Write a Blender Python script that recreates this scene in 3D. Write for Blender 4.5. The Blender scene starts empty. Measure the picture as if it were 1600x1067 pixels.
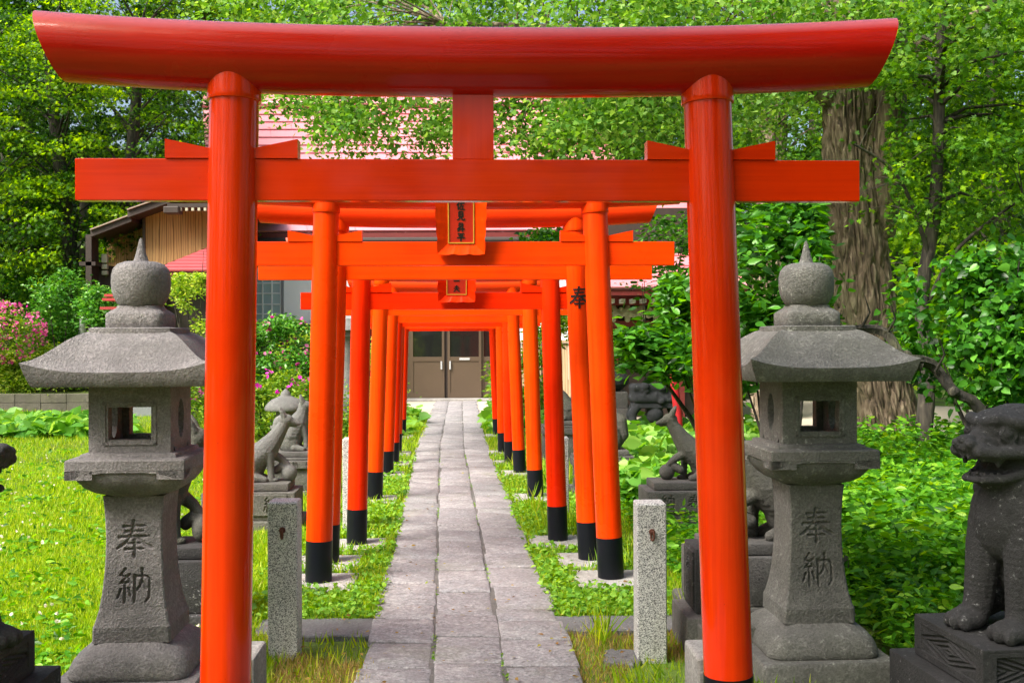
import bpy, bmesh, math, random
import numpy as np
from mathutils import Vector, Matrix, noise as mnoise
random.seed(7)
RNG = np.random.default_rng(11)
PI = math.pi
SC = bpy.context.scene
COL = SC.collection
# ------------------------------------------------------------------ camera, sky, sun, exposure
EYE = 1.5; FPX = 1600.0; HOR = 530.0; ROLL = 0.0039
cam_d = bpy.data.cameras.new('camera'); cam = bpy.data.objects.new('camera', cam_d); COL.objects.link(cam)
cam_d.sensor_width = 36.0; cam_d.lens = FPX / 1600 * 36; cam_d.clip_end = 500
cam_d.shift_y = -(533.5 - HOR) / 1600
cam.matrix_world = Matrix.Translation((0, 0, EYE)) @ Matrix.Rotation(PI / 2, 4, 'X') @ Matrix.Rotation(-ROLL, 4, 'Z')
SC.camera = cam
W = bpy.data.worlds.new('World'); SC.world = W; W.use_nodes = True
nt = W.node_tree; bg = nt.nodes['Background']; sky = nt.nodes.new('ShaderNodeTexSky')
sky.sky_type = 'NISHITA'; sky.sun_disc = False
SUN_EL, SUN_AZ = math.radians(50), math.radians(232)      # azimuth clockwise from +Y: behind the camera, to the left
sky.sun_elevation = SUN_EL; sky.sun_rotation = SUN_AZ
sky.air_density = 1.0; sky.dust_density = 6.0; sky.ozone_density = 1.0
nt.links.new(sky.outputs[0], bg.inputs[0]); bg.inputs[1].default_value = 0.105
sd = bpy.data.lights.new('sun', 'SUN'); sun = bpy.data.objects.new('sun', sd); COL.objects.link(sun)
sd.energy = 3.2; sd.angle = math.radians(26); sd.color = (1, .95, .86)
sdir = Vector((math.sin(SUN_AZ) * math.cos(SUN_EL), math.cos(SUN_AZ) * math.cos(SUN_EL), math.sin(SUN_EL)))
sun.rotation_euler = sdir.to_track_quat('Z', 'Y').to_euler()
SC.view_settings.view_transform = 'Standard'; SC.view_settings.look = 'None'
SC.view_settings.exposure = 1.4; SC.view_settings.gamma = 1
SC.render.engine = 'CYCLES'
SC.cycles.max_bounces = 7; SC.cycles.diffuse_bounces = 3; SC.cycles.transmission_bounces = 4; SC.cycles.glossy_bounces = 3
SC.cycles.transparent_max_bounces = 6
try:
    SC.cycles.use_denoising = True
    SC.cycles.sample_clamp_indirect = 6
except Exception: pass

def P(px, py, Z):
    """point that stands at photograph pixel (px, py) at distance Z in front of the eye"""
    u, v = px - 800, 533.5 - py
    u, v = u + v * ROLL, v - u * ROLL
    return Vector((u * Z / FPX, Z, EYE + (v - (533.5 - HOR)) * Z / FPX))
def G(px, Z, z=0.0):
    return Vector(((px - 800) * Z / FPX, Z, z))
def pathx(Y):
    ys = [0, 3.69, 5.1, 8.87, 14.1, 24]; xs = [-.02, -.16, -.224, -.478, -.83, -1.33]
    ys[2] = 5.1
    return float(np.interp(Y, ys, xs))
PXY = np.array([0, 3.0, 5.1, 8.87, 14.1, 24, 40]); PXX = np.array([.03, -.12, -.224, -.478, -.83, -1.33, -1.6])
def pathx(Y): return np.interp(Y, PXY, PXX)

# ------------------------------------------------------------------ object helpers
def link(name, me, mat=None, parent=None, smooth=False, ang=None):
    o = bpy.data.objects.new(name, me); COL.objects.link(o)
    if mat is not None and len(me.materials) == 0: me.materials.append(mat)
    if parent is not None: o.parent = parent
    if smooth:
        me.polygons.foreach_set('use_smooth', [True] * len(me.polygons))
    if ang is not None:
        try: me.set_sharp_from_angle(angle=math.radians(ang))
        except Exception: pass
    return o
def tag(o, label, cat, group=None, kind=None):
    o['label'] = label; o['category'] = cat
    if group: o['group'] = group
    if kind: o['kind'] = kind
    return o
def thing(name, label, cat, loc=(0, 0, 0), rz=0, group=None):
    o = bpy.data.objects.new(name, None); COL.objects.link(o); o.location = loc; o.rotation_euler = (0, 0, rz)
    o.empty_display_size = .1
    return tag(o, label, cat, group)
def struct(o): o['kind'] = 'structure'; return o

class MB:
    """collects shapes that become ONE mesh"""
    def __init__(s): s.v = []; s.f = []
    def add(s, vs, fs, M=None):
        n = len(s.v)
        s.v += [tuple(M @ Vector(p)) if M is not None else tuple(p) for p in vs]
        s.f += [tuple(i + n for i in f) for f in fs]
        return s
    def box(s, x0, x1, y0, y1, z0, z1, M=None, b=0.0):
        if b <= 0:
            vs = [(x, y, z) for z in (z0, z1) for y in (y0, y1) for x in (x0, x1)]
            return s.add(vs, [(0, 2, 3, 1), (4, 5, 7, 6), (0, 1, 5, 4), (1, 3, 7, 5), (3, 2, 6, 7), (2, 0, 4, 6)], M)
        bm = bmesh.new(); bmesh.ops.create_cube(bm, size=1)
        bmesh.ops.scale(bm, vec=(x1 - x0, y1 - y0, z1 - z0), verts=bm.verts)
        bmesh.ops.translate(bm, vec=((x0 + x1) / 2, (y0 + y1) / 2, (z0 + z1) / 2), verts=bm.verts)
        bmesh.ops.bevel(bm, geom=bm.edges[:], offset=b, segments=2, affect='EDGES', profile=.5)
        bm.verts.ensure_lookup_table()
        s.add([v.co for v in bm.verts], [[v.index for v in f.verts] for f in bm.faces], M); bm.free(); return s
    def tube(s, pts, rad, n=10, cap=True, M=None, wob=None):
        pts = [Vector(p) for p in pts]; rings = []; vs = []
        up = None
        for i, p in enumerate(pts):
            a = pts[max(i - 1, 0)]; b = pts[min(i + 1, len(pts) - 1)]; d = (b - a).normalized()
            if up is None:
                up = d.orthogonal().normalized()
            up = (up - d * up.dot(d))
            up = up.normalized() if up.length > 1e-6 else d.orthogonal().normalized()
            q = d.cross(up); r = rad[i] if hasattr(rad, '__len__') else rad
            for k in range(n):
                t = 2 * PI * k / n
                rr = r * (wob(t, i, p) if wob else 1)
                vs.append(p + (up * math.cos(t) + q * math.sin(t)) * rr)
        fs = []
        for i in range(len(pts) - 1):
            for k in range(n):
                a = i * n + k; b = i * n + (k + 1) % n
                fs.append((a, b, b + n, a + n))
        if cap:
            fs.append(tuple(range(n - 1, -1, -1))); m = (len(pts) - 1) * n; fs.append(tuple(range(m, m + n)))
        return s.add(vs, fs, M)
    def lathe(s, prof, n=24, M=None, cx=0, cy=0):
        vs = []; fs = []
        for r, z in prof:
            for k in range(n):
                t = 2 * PI * k / n; vs.append((cx + r * math.cos(t), cy + r * math.sin(t), z))
        for i in range(len(prof) - 1):
            for k in range(n):
                a = i * n + k; b = i * n + (k + 1) % n; fs.append((a, b, b + n, a + n))
        fs.append(tuple(range(n - 1, -1, -1))); m = (len(prof) - 1) * n; fs.append(tuple(range(m, m + n)))
        return s.add(vs, fs, M)
    def sqlathe(s, prof, cr=.02, seg=4, M=None, sub=3):
        """square section profile [(half width, z)] with rounded corners"""
        def ring(h, z):
            c = min(cr, h * .9); o = []
            for qx, qy, a0 in ((1, 1, 0), (-1, 1, 90), (-1, -1, 180), (1, -1, 270)):
                for k in range(seg + 1):
                    t = math.radians(a0 + 90 * k / seg)
                    o.append((qx * (h - c) + c * math.cos(t), qy * (h - c) + c * math.sin(t), z))
            return o
        rings = [ring(h, z) for h, z in prof]; n = len(rings[0]); vs = [p for r in rings for p in r]; fs = []
        for i in range(len(rings) - 1):
            for k in range(n):
                a = i * n + k; b = i * n + (k + 1) % n; fs.append((a, b, b + n, a + n))
        fs.append(tuple(range(n - 1, -1, -1))); m = (len(rings) - 1) * n; fs.append(tuple(range(m, m + n)))
        return s.add(vs, fs, M)
    def prism(s, poly, y0, y1, M=None):
        """polygon in x,z extruded along y"""
        n = len(poly); vs = [(x, y0, z) for x, z in poly] + [(x, y1, z) for x, z in poly]
        fs = [tuple(range(n)), tuple(range(2 * n - 1, n - 1, -1))] + [(i + n, (i + 1) % n + n, (i + 1) % n, i) for i in range(n)]
        return s.add(vs, fs, M)
    def ball(s, c, r, n=10, M=None):
        bm = bmesh.new(); bmesh.ops.create_uvsphere(bm, u_segments=n * 2, v_segments=n, radius=1)
        bmesh.ops.scale(bm, vec=r if hasattr(r, '__len__') else (r, r, r), verts=bm.verts)
        if M is not None: bmesh.ops.transform(bm, matrix=M, verts=bm.verts)
        bmesh.ops.translate(bm, vec=c, verts=bm.verts)
        s.add([v.co.copy() for v in bm.verts], [[v.index for v in f.verts] for f in bm.faces]); bm.free(); return s
    def mesh(s, name):
        me = bpy.data.meshes.new(name); me.from_pydata(s.v, [], s.f); me.validate()
        bm = bmesh.new(); bm.from_mesh(me); bmesh.ops.recalc_face_normals(bm, faces=bm.faces[:]); bm.to_mesh(me); bm.free()
        return me
    def build(s, name, mat, parent=None, smooth=False, ang=35):
        return link(name, s.mesh(name), mat, parent, smooth, ang if smooth else None)

def npmesh(name, V, F, mat, parent=None, smooth=False):
    """numpy verts (n,3) and faces (m,k) of one face size"""
    me = bpy.data.meshes.new(name); n, (m, k) = len(V), F.shape
    me.vertices.add(n); me.vertices.foreach_set('co', V.astype(np.float32).ravel())
    me.loops.add(m * k); me.loops.foreach_set('vertex_index', F.astype(np.int32).ravel())
    me.polygons.add(m); me.polygons.foreach_set('loop_start', np.arange(0, m * k, k, dtype=np.int32))
    try: me.polygons.foreach_set('loop_total', np.full(m, k, dtype=np.int32))
    except Exception: pass
    if smooth: me.polygons.foreach_set('use_smooth', np.ones(m, dtype=bool))
    me.update(calc_edges=True)
    return link(name, me, mat, parent)

# ------------------------------------------------------------------ materials
class NT:
    def __init__(s, name):
        s.m = bpy.data.materials.new(name); s.m.use_nodes = True; s.t = s.m.node_tree; s.b = s.t.nodes['Principled BSDF']
        s.out = s.t.nodes['Material Output']; s._co = None
    def n(s, ty, **kw):
        nd = s.t.nodes.new(ty)
        for k, v in kw.items(): setattr(nd, k, v)
        return nd
    def l(s, a, b): s.t.links.new(a, b)
    def co(s):
        if s._co is None: s._co = s.n('ShaderNodeTexCoord').outputs['Object']
        return s._co
    def noise(s, scale, detail=4, rough=.6, stretch=None, vec=None):
        nd = s.n('ShaderNodeTexNoise'); nd.inputs['Scale'].default_value = scale; nd.inputs['Detail'].default_value = detail
        nd.inputs['Roughness'].default_value = rough; v = vec or s.co()
        if stretch:
            mp = s.n('ShaderNodeMapping'); mp.inputs['Scale'].default_value = stretch; s.l(v, mp.inputs[0]); v = mp.outputs[0]
        s.l(v, nd.inputs['Vector']); return nd.outputs['Fac']
    def ramp(s, fac, stops):
        r = s.n('ShaderNodeValToRGB'); e = r.color_ramp.elements
        while len(e) < len(stops): e.new(.5)
        for k, (p, c) in enumerate(stops): e[k].position = p; e[k].color = (*c, 1) if len(c) == 3 else c
        s.l(fac, r.inputs[0]); return r.outputs[0]
    def mix(s, fac, a, b, mode='MIX'):
        m = s.n('ShaderNodeMix', data_type='RGBA', blend_type=mode)
        for sock, val in ((m.inputs[0], fac), (m.inputs[6], a), (m.inputs[7], b)):
            if hasattr(val, 'links') or hasattr(val, 'is_linked'): s.l(val, sock)
            elif isinstance(val, (int, float)): sock.default_value = val
            else: sock.default_value = (*val, 1)
        return m.outputs[2]
    def bump(s, h, st=.3, dist=.01):
        b = s.n('ShaderNodeBump'); b.inputs['Strength'].default_value = st; b.inputs['Distance'].default_value = dist
        s.l(h, b.inputs['Height'])
        if s.b.inputs['Normal'].is_linked: s.l(s.b.inputs['Normal'].links[0].from_socket, b.inputs['Normal'])
        s.l(b.outputs[0], s.b.inputs['Normal'])
    def col(s, c):
        if hasattr(c, 'is_linked'): s.l(c, s.b.inputs['Base Color'])
        else: s.b.inputs['Base Color'].default_value = (*c, 1)
    def rough(s, r):
        if hasattr(r, 'is_linked'): s.l(r, s.b.inputs['Roughness'])
        else: s.b.inputs['Roughness'].default_value = r
    def rnd(s):
        g = s.n('ShaderNodeNewGeometry'); return g.outputs['Random Per Island']

def simple(name, c, r=.6, var=.25, scale=8, bump=0, metal=0):
    m = NT(name); f = m.noise(scale, 5)
    m.col(m.mix(f, tuple(x * (1 - var) for x in c), tuple(min(1, x * (1 + var)) for x in c))); m.rough(r)
    m.b.inputs['Metallic'].default_value = metal
    if bump: m.bump(m.noise(scale * 6, 4), bump, .01)
    return m.m
def paint(name, c, r=.22, sky_sheen=None, coat=.12, beam=False):
    m = NT(name); f = m.ramp(m.noise(9, 4, .65, (.12, 5, 5) if beam or sky_sheen else (5, 5, .12)), [(.36, (0, 0, 0)), (.64, (1, 1, 1))]); g = m.noise(2.0, 4, .55)
    base = m.mix(f, (c[0] * .80, c[1] * .55, c[2]), c); base = m.mix(m.ramp(g, [(.35, (0, 0, 0)), (.75, (1, 1, 1))]), base, tuple(min(1, x * 1.1) for x in c))
    d = m.noise(90, 2, .5); base = m.mix(m.ramp(d, [(.74, (0, 0, 0)), (.78, (.55, .55, .55))]), base, (c[0] * .4, c[1] * .3, .004))
    if sky_sheen:
        # pale sky reflection painted into the colour of the beam's upward-facing top
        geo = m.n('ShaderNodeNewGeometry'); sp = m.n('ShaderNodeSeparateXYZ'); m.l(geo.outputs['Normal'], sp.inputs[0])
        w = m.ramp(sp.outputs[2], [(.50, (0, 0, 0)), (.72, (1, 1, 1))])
        base = m.mix(w, base, m.mix(m.noise(60, 3), tuple(x * .8 for x in sky_sheen), sky_sheen))
    m.col(base)
    m.rough(m.ramp(m.noise(3, 4), [(.3, (r * .7,) * 3), (.7, (r * 1.5,) * 3)]))
    m.b.inputs['Coat Weight'].default_value = coat; m.b.inputs['Coat Roughness'].default_value = .07
    m.b.inputs['Specular IOR Level'].default_value = .22; m.b.inputs['Specular Tint'].default_value = (1, .5, .3, 1)
    m.bump(m.noise(25, 3, .6, (.25, 3, 3) if beam or sky_sheen else (3, 3, .25)), .10, .006)
    return m.m
def stone(name, c, lichen=.3, dark=.5, scale=1.0, bump=.5, moss=0.0, lich=(.42, .41, .37), lsc=26):
    m = NT(name); big = m.noise(3 * scale, 6, .65); fine = m.noise(95 * scale, 3, .75); mid = m.noise(34 * scale, 5, .7)
    base = m.mix(m.ramp(big, [(.35, (0, 0, 0)), (.68, (1, 1, 1))]), tuple(x * dark for x in c), tuple(min(1, x * 1.2) for x in c))
    base = m.mix(m.ramp(fine, [(.4, (0, 0, 0)), (.62, (1, 1, 1))]), m.mix(.62, base, tuple(x * .25 for x in c)), base)
    base = m.mix(m.ramp(mid, [(.42, (.45,) * 3), (.6, (0, 0, 0))]), base, tuple(x * .4 for x in c))
    # weather streaks that run down the stone
    st = m.noise(7, 4, .6, (1, 1, .18)); base = m.mix(m.ramp(st, [(.5, (0, 0, 0)), (.72, (.55, .55, .55))]), base, tuple(x * .45 for x in c))
    if lichen > 0:
        a = m.noise(lsc, 5, .7); b = m.noise(2.2, 3)
        w = m.mix(1.0, m.ramp(a, [(.60, (0, 0, 0)), (.68, (1, 1, 1))]), m.ramp(b, [(.42, (0, 0, 0)), (.62, (lichen,) * 3)]), 'MULTIPLY')
        base = m.mix(w, base, lich)
    if moss > 0:
        w = m.ramp(m.noise(1.7, 5), [(.45, (0, 0, 0)), (.7, (moss,) * 3)]); base = m.mix(w, base, (.07, .085, .03))
    m.col(base); m.rough(.85); m.bump(fine, min(1, bump * 1.5), .012); m.bump(mid, bump, .014); m.bump(big, bump * .5, .02)
    return m.m
def leafmat(name, stops, rough=.45, trans=.5, spec=.4):
    m = NT(name); c = m.ramp(m.rnd(), stops); m.col(c); m.rough(rough)
    m.b.inputs['Specular IOR Level'].default_value = spec * .6
    t = m.n('ShaderNodeBsdfTranslucent')
    tc = m.n('ShaderNodeHueSaturation'); tc.inputs['Hue'].default_value = .48; tc.inputs['Saturation'].default_value = 1.12; tc.inputs['Value'].default_value = 1.5
    m.l(c, tc.inputs['Color']); m.l(tc.outputs[0], t.inputs['Color'])
    mx = m.n('ShaderNodeMixShader'); mx.inputs[0].default_value = trans
    m.l(m.b.outputs[0], mx.inputs[1]); m.l(t.outputs[0], mx.inputs[2]); m.l(mx.outputs[0], m.out.inputs[0])
    return m.m
def granite():
    m = NT('granite'); v = m.n('ShaderNodeTexVoronoi'); v.inputs['Scale'].default_value = 300; m.l(m.co(), v.inputs['Vector'])
    sp = m.n('ShaderNodeSeparateColor'); m.l(v.outputs['Color'], sp.inputs[0])
    c = m.ramp(sp.outputs[0], [(0, (.06, .06, .065)), (.22, (.14, .14, .145)), (.36, (.32, .32, .33)), (.6, (.58, .58, .58)), (.9, (.72, .71, .69))])
    c = m.mix(m.ramp(m.noise(7, 4, .6, (1, 1, .2)), [(.55, (0, 0, 0)), (.75, (.35,) * 3)]), c, (.32, .29, .24))
    m.col(c); m.rough(.6); m.bump(m.noise(200, 2), .2, .002); return m.m
def wood(name, c1, c2, dark=(.02, .012, .006)):
    m = NT(name); g = m.noise(10, 5, .6, (5, 5, .35)); w = m.n('ShaderNodeTexWave', wave_type='BANDS', bands_direction='X')
    w.inputs['Scale'].default_value = 2.2; w.inputs['Distortion'].default_value = 9; w.inputs['Detail'].default_value = 3
    mp = m.n('ShaderNodeMapping'); mp.inputs['Scale'].default_value = (2.6, 2.6, .25); m.l(m.co(), mp.inputs[0]); m.l(mp.outputs[0], w.inputs['Vector'])
    c = m.mix(g, c1, c2); c = m.mix(m.ramp(w.outputs['Fac'], [(.0, (.75,) * 3), (.28, (0, 0, 0))]), c, tuple(x * .35 for x in c1))
    isl = m.rnd(); c = m.mix(m.ramp(isl, [(0, (0, 0, 0)), (1, (.5,) * 3)]), c, tuple(x * .6 for x in c1))
    m.col(c); m.rough(.75); m.bump(g, .3, .01); return m.m

VERM = (.85, .047, .001)
M = {}
M['paint1'] = paint('vermilion_gloss_paint', (.70, .032, .001), .15, None, .45)
M['beam1'] = paint('vermilion_gloss_beam_paint', (.66, .029, .001), .16, None, .3, True)
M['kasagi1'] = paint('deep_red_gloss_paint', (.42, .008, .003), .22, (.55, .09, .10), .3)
M['paint'] = [paint('vermilion_paint', VERM, .3), paint('vermilion_paint_redder', (.83, .025, .001), .3), paint('vermilion_paint_orange', (.87, .057, .001), .34)]
M['beam'] = [paint('vermilion_beam_paint', VERM, .3, None, .12, True), paint('vermilion_beam_paint_redder', (.83, .025, .001), .3, None, .12, True), paint('vermilion_beam_paint_orange', (.87, .057, .001), .34, None, .12, True)]
M['kasagi'] = paint('vermilion_lintel_paint', (.85, .052, .005), .32, sky_sheen=(.80, .17, .12))
M['black'] = simple('black_paint', (.006, .007, .011), .35, .3, 6, .1)
M['black'].node_tree.nodes['Principled BSDF'].inputs['Specular IOR Level'].default_value = .2
M['ink'] = simple('black_lettering', (.008, .008, .008), .4, .1)
M['gold'] = simple('gold_trim', (.62, .30, .035), .35, .25, 20)
M['deepred'] = simple('plaque_red_lacquer', (.50, .018, .008), .3, .2, 5)
M['lantern'] = stone('andesite', (.37, .345, .352), .5, .42, 1, .6, moss=.12, lich=(.36, .35, .31))
M['lantern_green'] = stone('andesite_weathered', (.30, .295, .275), 1.0, .5, 1, .6, moss=.30, lich=(.5, .5, .46), lsc=34)
M['lion'] = stone('dark_andesite', (.065, .063, .066), 1.0, .5, 1.2, .5, lich=(.40, .40, .40), lsc=40)
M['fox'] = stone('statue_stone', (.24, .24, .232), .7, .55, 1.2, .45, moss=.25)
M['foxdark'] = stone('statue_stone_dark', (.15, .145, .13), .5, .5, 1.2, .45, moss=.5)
M['plinth'] = stone('plinth_stone', (.19, .182, .175), .9, .5, 1, .6, moss=.4)
M['concrete'] = stone('concrete', (.52, .50, .48), .3, .6, 1, .5, lich=(.55, .54, .5))
M['slabstone'] = stone('grey_slab', (.20, .20, .205), .2, .7, 1, .4)
M['wallblock'] = stone('old_wall_block', (.22, .20, .16), .4, .5, .8, .6, moss=.4)
M['granite'] = granite()
M['rust'] = simple('rusty_iron', (.10, .03, .015), .8, .5, 60, .4)
M['plaster'] = simple('white_plaster', (.88, .88, .9), .85, .06, 2)
M['frame'] = simple('white_muntin', (.85, .85, .87), .5, .03)
M['gframe'] = simple('grey_window_frame', (.22, .23, .25), .45, .15)
M['darkwood'] = simple('dark_brown_wood', (.035, .022, .017), .6, .4, 8, .2)
M['maroon'] = simple('maroon_wood', (.16, .02, .018), .5, .3, 8, .1)
M['cream'] = simple('cream_carving', (.42, .42, .30), .7, .3, 30, .3)
M['whitecap'] = simple('white_rafter_cap', (.8, .8, .78), .6, .05)
M['brownmetal'] = simple('brown_aluminium', (.125, .088, .060), .38, .1, 3, 0, .3)
M['greyroof'] = simple('grey_roof', (.22, .23, .25), .35, .3, 12, .2, .3)
M['redpost'] = simple('crimson_post', (.42, .012, .02), .45, .2, 5)
M['steel'] = simple('grey_steel', (.45, .46, .47), .4, .1, 6)
M['woodpole'] = simple('weathered_pole', (.16, .14, .12), .8, .3, 20, .3)
M['lampmetal'] = simple('dark_lamp_metal', (.03, .035, .045), .4, .2)
M['lampglass'] = simple('milky_lamp_glass', (.65, .7, .68), .3, .05)
M['board'] = wood('cedar_board', (.33, .19, .06), (.48, .30, .115))
M['fenceboard'] = wood('pale_fence_board', (.50, .35, .20), (.62, .46, .28))
M['charcoal'] = stone('blackened_stone', (.05, .055, .065), 1.0, .3, 2, .8, lich=(.28, .3, .33), lsc=14)
def glass(name, c, r=.06):
    m = NT(name); m.col(c); m.rough(r); m.b.inputs['Specular IOR Level'].default_value = .8
    m.bump(m.noise(1.3, 2), .03, .02); return m.m
M['glassdark'] = glass('dark_glass', (.012, .013, .012)); M['glasspale'] = glass('curtained_glass', (.42, .55, .58), .15)
def roofmat():
    m = NT('red_metal_roof'); br = m.n('ShaderNodeTexBrick'); m.l(m.n('ShaderNodeTexCoord').outputs['UV'], br.inputs['Vector'])
    f = m.noise(1.3, 5); c = m.mix(f, (.58, .20, .24), (.68, .27, .31)); m.col(m.mix(m.rnd(), c, (.60, .19, .22))); m.rough(.42)
    m.b.inputs['Specular IOR Level'].default_value = .8; return m.m
M['roof'] = roofmat()
def barkm(name, c1, c2, st=.9):
    m = NT(name); f = m.n('ShaderNodeTexNoise'); f.inputs['Scale'].default_value = 17; f.inputs['Detail'].default_value = 6; f.inputs['Distortion'].default_value = .9; mp = m.n('ShaderNodeMapping'); mp.inputs['Scale'].default_value = (1, 1, .24); m.l(m.co(), mp.inputs[0]); m.l(mp.outputs[0], f.inputs['Vector']); f = f.outputs['Fac']; g = m.noise(1.6, 4)
    c = m.ramp(f, [(.36, tuple(x * .3 for x in c1)), (.46, tuple(x * .75 for x in c1)), (.54, c1), (.68, c2)]); c = m.mix(m.ramp(g, [(.5, (0, 0, 0)), (.75, (.5,) * 3)]), c, (.10, .12, .04))
    m.col(c); m.rough(.9); m.bump(f, .9, .035 * st); return m.m
M['bark3'] = barkm('blackish_mossy_bark', (.022, .020, .014), (.075, .068, .045), 1.2)
M['bark'] = barkm('furrowed_bark', (.17, .125, .085), (.33, .27, .19)); M['bark2'] = barkm('dark_bark', (.045, .038, .03), (.10, .085, .062), .6)
# greens
L = {}
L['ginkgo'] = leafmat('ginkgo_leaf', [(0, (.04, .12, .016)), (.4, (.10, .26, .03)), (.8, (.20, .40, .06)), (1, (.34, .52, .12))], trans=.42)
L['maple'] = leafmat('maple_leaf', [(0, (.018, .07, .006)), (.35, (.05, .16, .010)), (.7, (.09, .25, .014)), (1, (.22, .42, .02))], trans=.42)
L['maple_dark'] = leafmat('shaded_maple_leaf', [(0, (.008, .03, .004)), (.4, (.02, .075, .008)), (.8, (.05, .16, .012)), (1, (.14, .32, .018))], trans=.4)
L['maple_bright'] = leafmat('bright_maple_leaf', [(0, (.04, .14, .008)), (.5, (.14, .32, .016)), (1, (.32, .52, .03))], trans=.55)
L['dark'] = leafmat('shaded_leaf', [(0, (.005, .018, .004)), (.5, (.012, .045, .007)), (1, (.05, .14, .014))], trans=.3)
L['broad'] = leafmat('broad_leaf', [(0, (.012, .055, .006)), (.4, (.035, .15, .014)), (.8, (.08, .28, .025)), (1, (.16, .42, .05))], rough=.32, trans=.45, spec=.5)
L['under'] = leafmat('undergrowth_leaf', [(0, (.025, .11, .006)), (.5, (.08, .28, .014)), (.9, (.20, .46, .03)), (1, (.34, .56, .05))], rough=.38, trans=.45)
L['hosta'] = leafmat('hosta_leaf', [(0, (.08, .26, .03)), (.5, (.16, .38, .05)), (1, (.32, .55, .10))], rough=.4, trans=.4)
L['camellia'] = leafmat('camellia_leaf', [(0, (.02, .09, .012)), (.5, (.09, .30, .035)), (.85, (.13, .36, .05)), (1, (.28, .52, .12))], rough=.25, trans=.35, spec=.6)
L['azalea'] = leafmat('azalea_leaf', [(0, (.05, .14, .012)), (.5, (.13, .28, .02)), (1, (.34, .46, .05))], trans=.4)
L['yellowgreen'] = leafmat('yellow_green_leaf', [(0, (.12, .28, .02)), (.5, (.28, .44, .04)), (1, (.55, .62, .14))], trans=.5)
L['pink'] = leafmat('pink_petal', [(0, (.55, .06, .25)), (.5, (.75, .12, .38)), (1, (.85, .32, .50))], trans=.35)
L['magenta'] = leafmat('magenta_petal', [(0, (.62, .03, .42)), (1, (.82, .08, .55))], trans=.35)
L['white'] = leafmat('white_petal', [(0, (.55, .50, .36)), (.5, (.75, .70, .58)), (1, (.85, .8, .7))], trans=.3)
L['blue'] = leafmat('blue_petal', [(0, (.25, .22, .65)), (1, (.45, .42, .85))], trans=.3)
L['grass'] = leafmat('lawn_blade', [(0, (.10, .22, .008)), (.45, (.22, .40, .012)), (.85, (.38, .54, .02)), (1, (.60, .60, .12))], rough=.5, trans=.5)
L['dry'] = leafmat('dry_grass_blade', [(0, (.16, .17, .03)), (.3, (.34, .30, .06)), (.6, (.46, .35, .13)), (1, (.36, .22, .10))], rough=.6, trans=.4)
L['clover'] = leafmat('clover_leaf', [(0, (.08, .22, .02)), (.5, (.16, .36, .03)), (1, (.30, .50, .06))], rough=.45, trans=.4)

# ------------------------------------------------------------------ leaves and trees
T = {}
T['oval'] = (np.array([(0, 0, 0), (.18, .2, .04), (.235, .45, .05), (.13, .76, .02), (0, 1.08, -.09), (-.13, .76, .02), (-.235, .45, .05), (-.18, .2, .04), (0, .5, -.01)], float),
             np.array([(0, 1, 8), (1, 2, 8), (2, 3, 8), (3, 4, 8), (4, 5, 8), (5, 6, 8), (6, 7, 8), (7, 0, 8)]))
T['round'] = (np.array([(0, .04, 0), (.25, 0, .05), (.41, .28, .07), (.33, .62, .04), (0, 1.08, -.12), (-.33, .62, .04), (-.41, .28, .07), (-.25, 0, .05), (0, .45, -.02)], float),
              np.array([(0, 1, 8), (1, 2, 8), (2, 3, 8), (3, 4, 8), (4, 5, 8), (5, 6, 8), (6, 7, 8), (7, 0, 8)]))
T['diamond'] = (np.array([(0, 0, 0), (.3, .5, .05), (0, 1, 0), (-.3, .5, .05)], float), np.array([(0, 1, 2), (0, 2, 3)]))
T['fan'] = (np.array([(0, 0, 0), (.45, .62, .05), (.27, .9, 0), (0, .80, .04), (-.27, .9, 0), (-.45, .62, .05)], float),
            np.array([(0, 1, 2), (0, 2, 3), (0, 3, 4), (0, 4, 5)]))
T['maple'] = (np.array([(0, .3, 0), (.12, 0, 0), (.5, .18, -.04), (.24, .42, 0), (.42, .78, -.05), (.1, .56, 0), (0, 1.05, -.04), (-.1, .56, 0), (-.42, .78, -.05), (-.24, .42, 0), (-.5, .18, -.04), (-.12, 0, 0)], float),
              np.array([(0, 1, 2), (0, 2, 3), (0, 3, 4), (0, 4, 5), (0, 5, 6), (0, 6, 7), (0, 7, 8), (0, 8, 9), (0, 9, 10), (0, 10, 11)]))
T['star'] = (np.array([(0, .35, 0), (.45, .05, 0), (.48, .7, 0), (0, 1.05, 0), (-.48, .7, 0), (-.45, .05, 0)], float) , np.array([(0, 1, 2), (0, 2, 3), (0, 3, 4), (0, 4, 5)]))
T['blade'] = (np.array([(-.05, 0, 0), (.05, 0, 0), (.035, .55, .04), (-.035, .55, .04), (0, 1, .2)], float), np.array([(0, 1, 2), (0, 2, 3), (3, 2, 4)]))
T['flower'] = (np.array([(0, 0, 0)] + [(math.cos(a) * .5, math.sin(a) * .5, .12) for a in np.arange(6) * PI / 3], float), np.array([(0, i, i % 6 + 1) for i in range(1, 7)]))
def frames(D, N):
    Y = D / np.linalg.norm(D, axis=1, keepdims=True); X = np.cross(Y, N); X /= np.linalg.norm(X, axis=1, keepdims=True) + 1e-9
    return np.stack([X, Y, np.cross(X, Y)], axis=2)
def scatter_arrays(tm, Pt, D, N, S):
    V, F = T[tm]; R = frames(D, N); n = len(Pt)
    VV = np.einsum('nij,kj->nki', R, V) * S[:, None, None] + Pt[:, None, :]
    FF = F[None] + (np.arange(n) * len(V))[:, None, None]
    return VV.reshape(-1, 3), FF.reshape(-1, 3)
def leaves(name, tm, Pt, D, N, S, mat, parent=None):
    V, F = scatter_arrays(tm, Pt, D, N, S); return npmesh(name, V, F, mat, parent)
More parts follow.
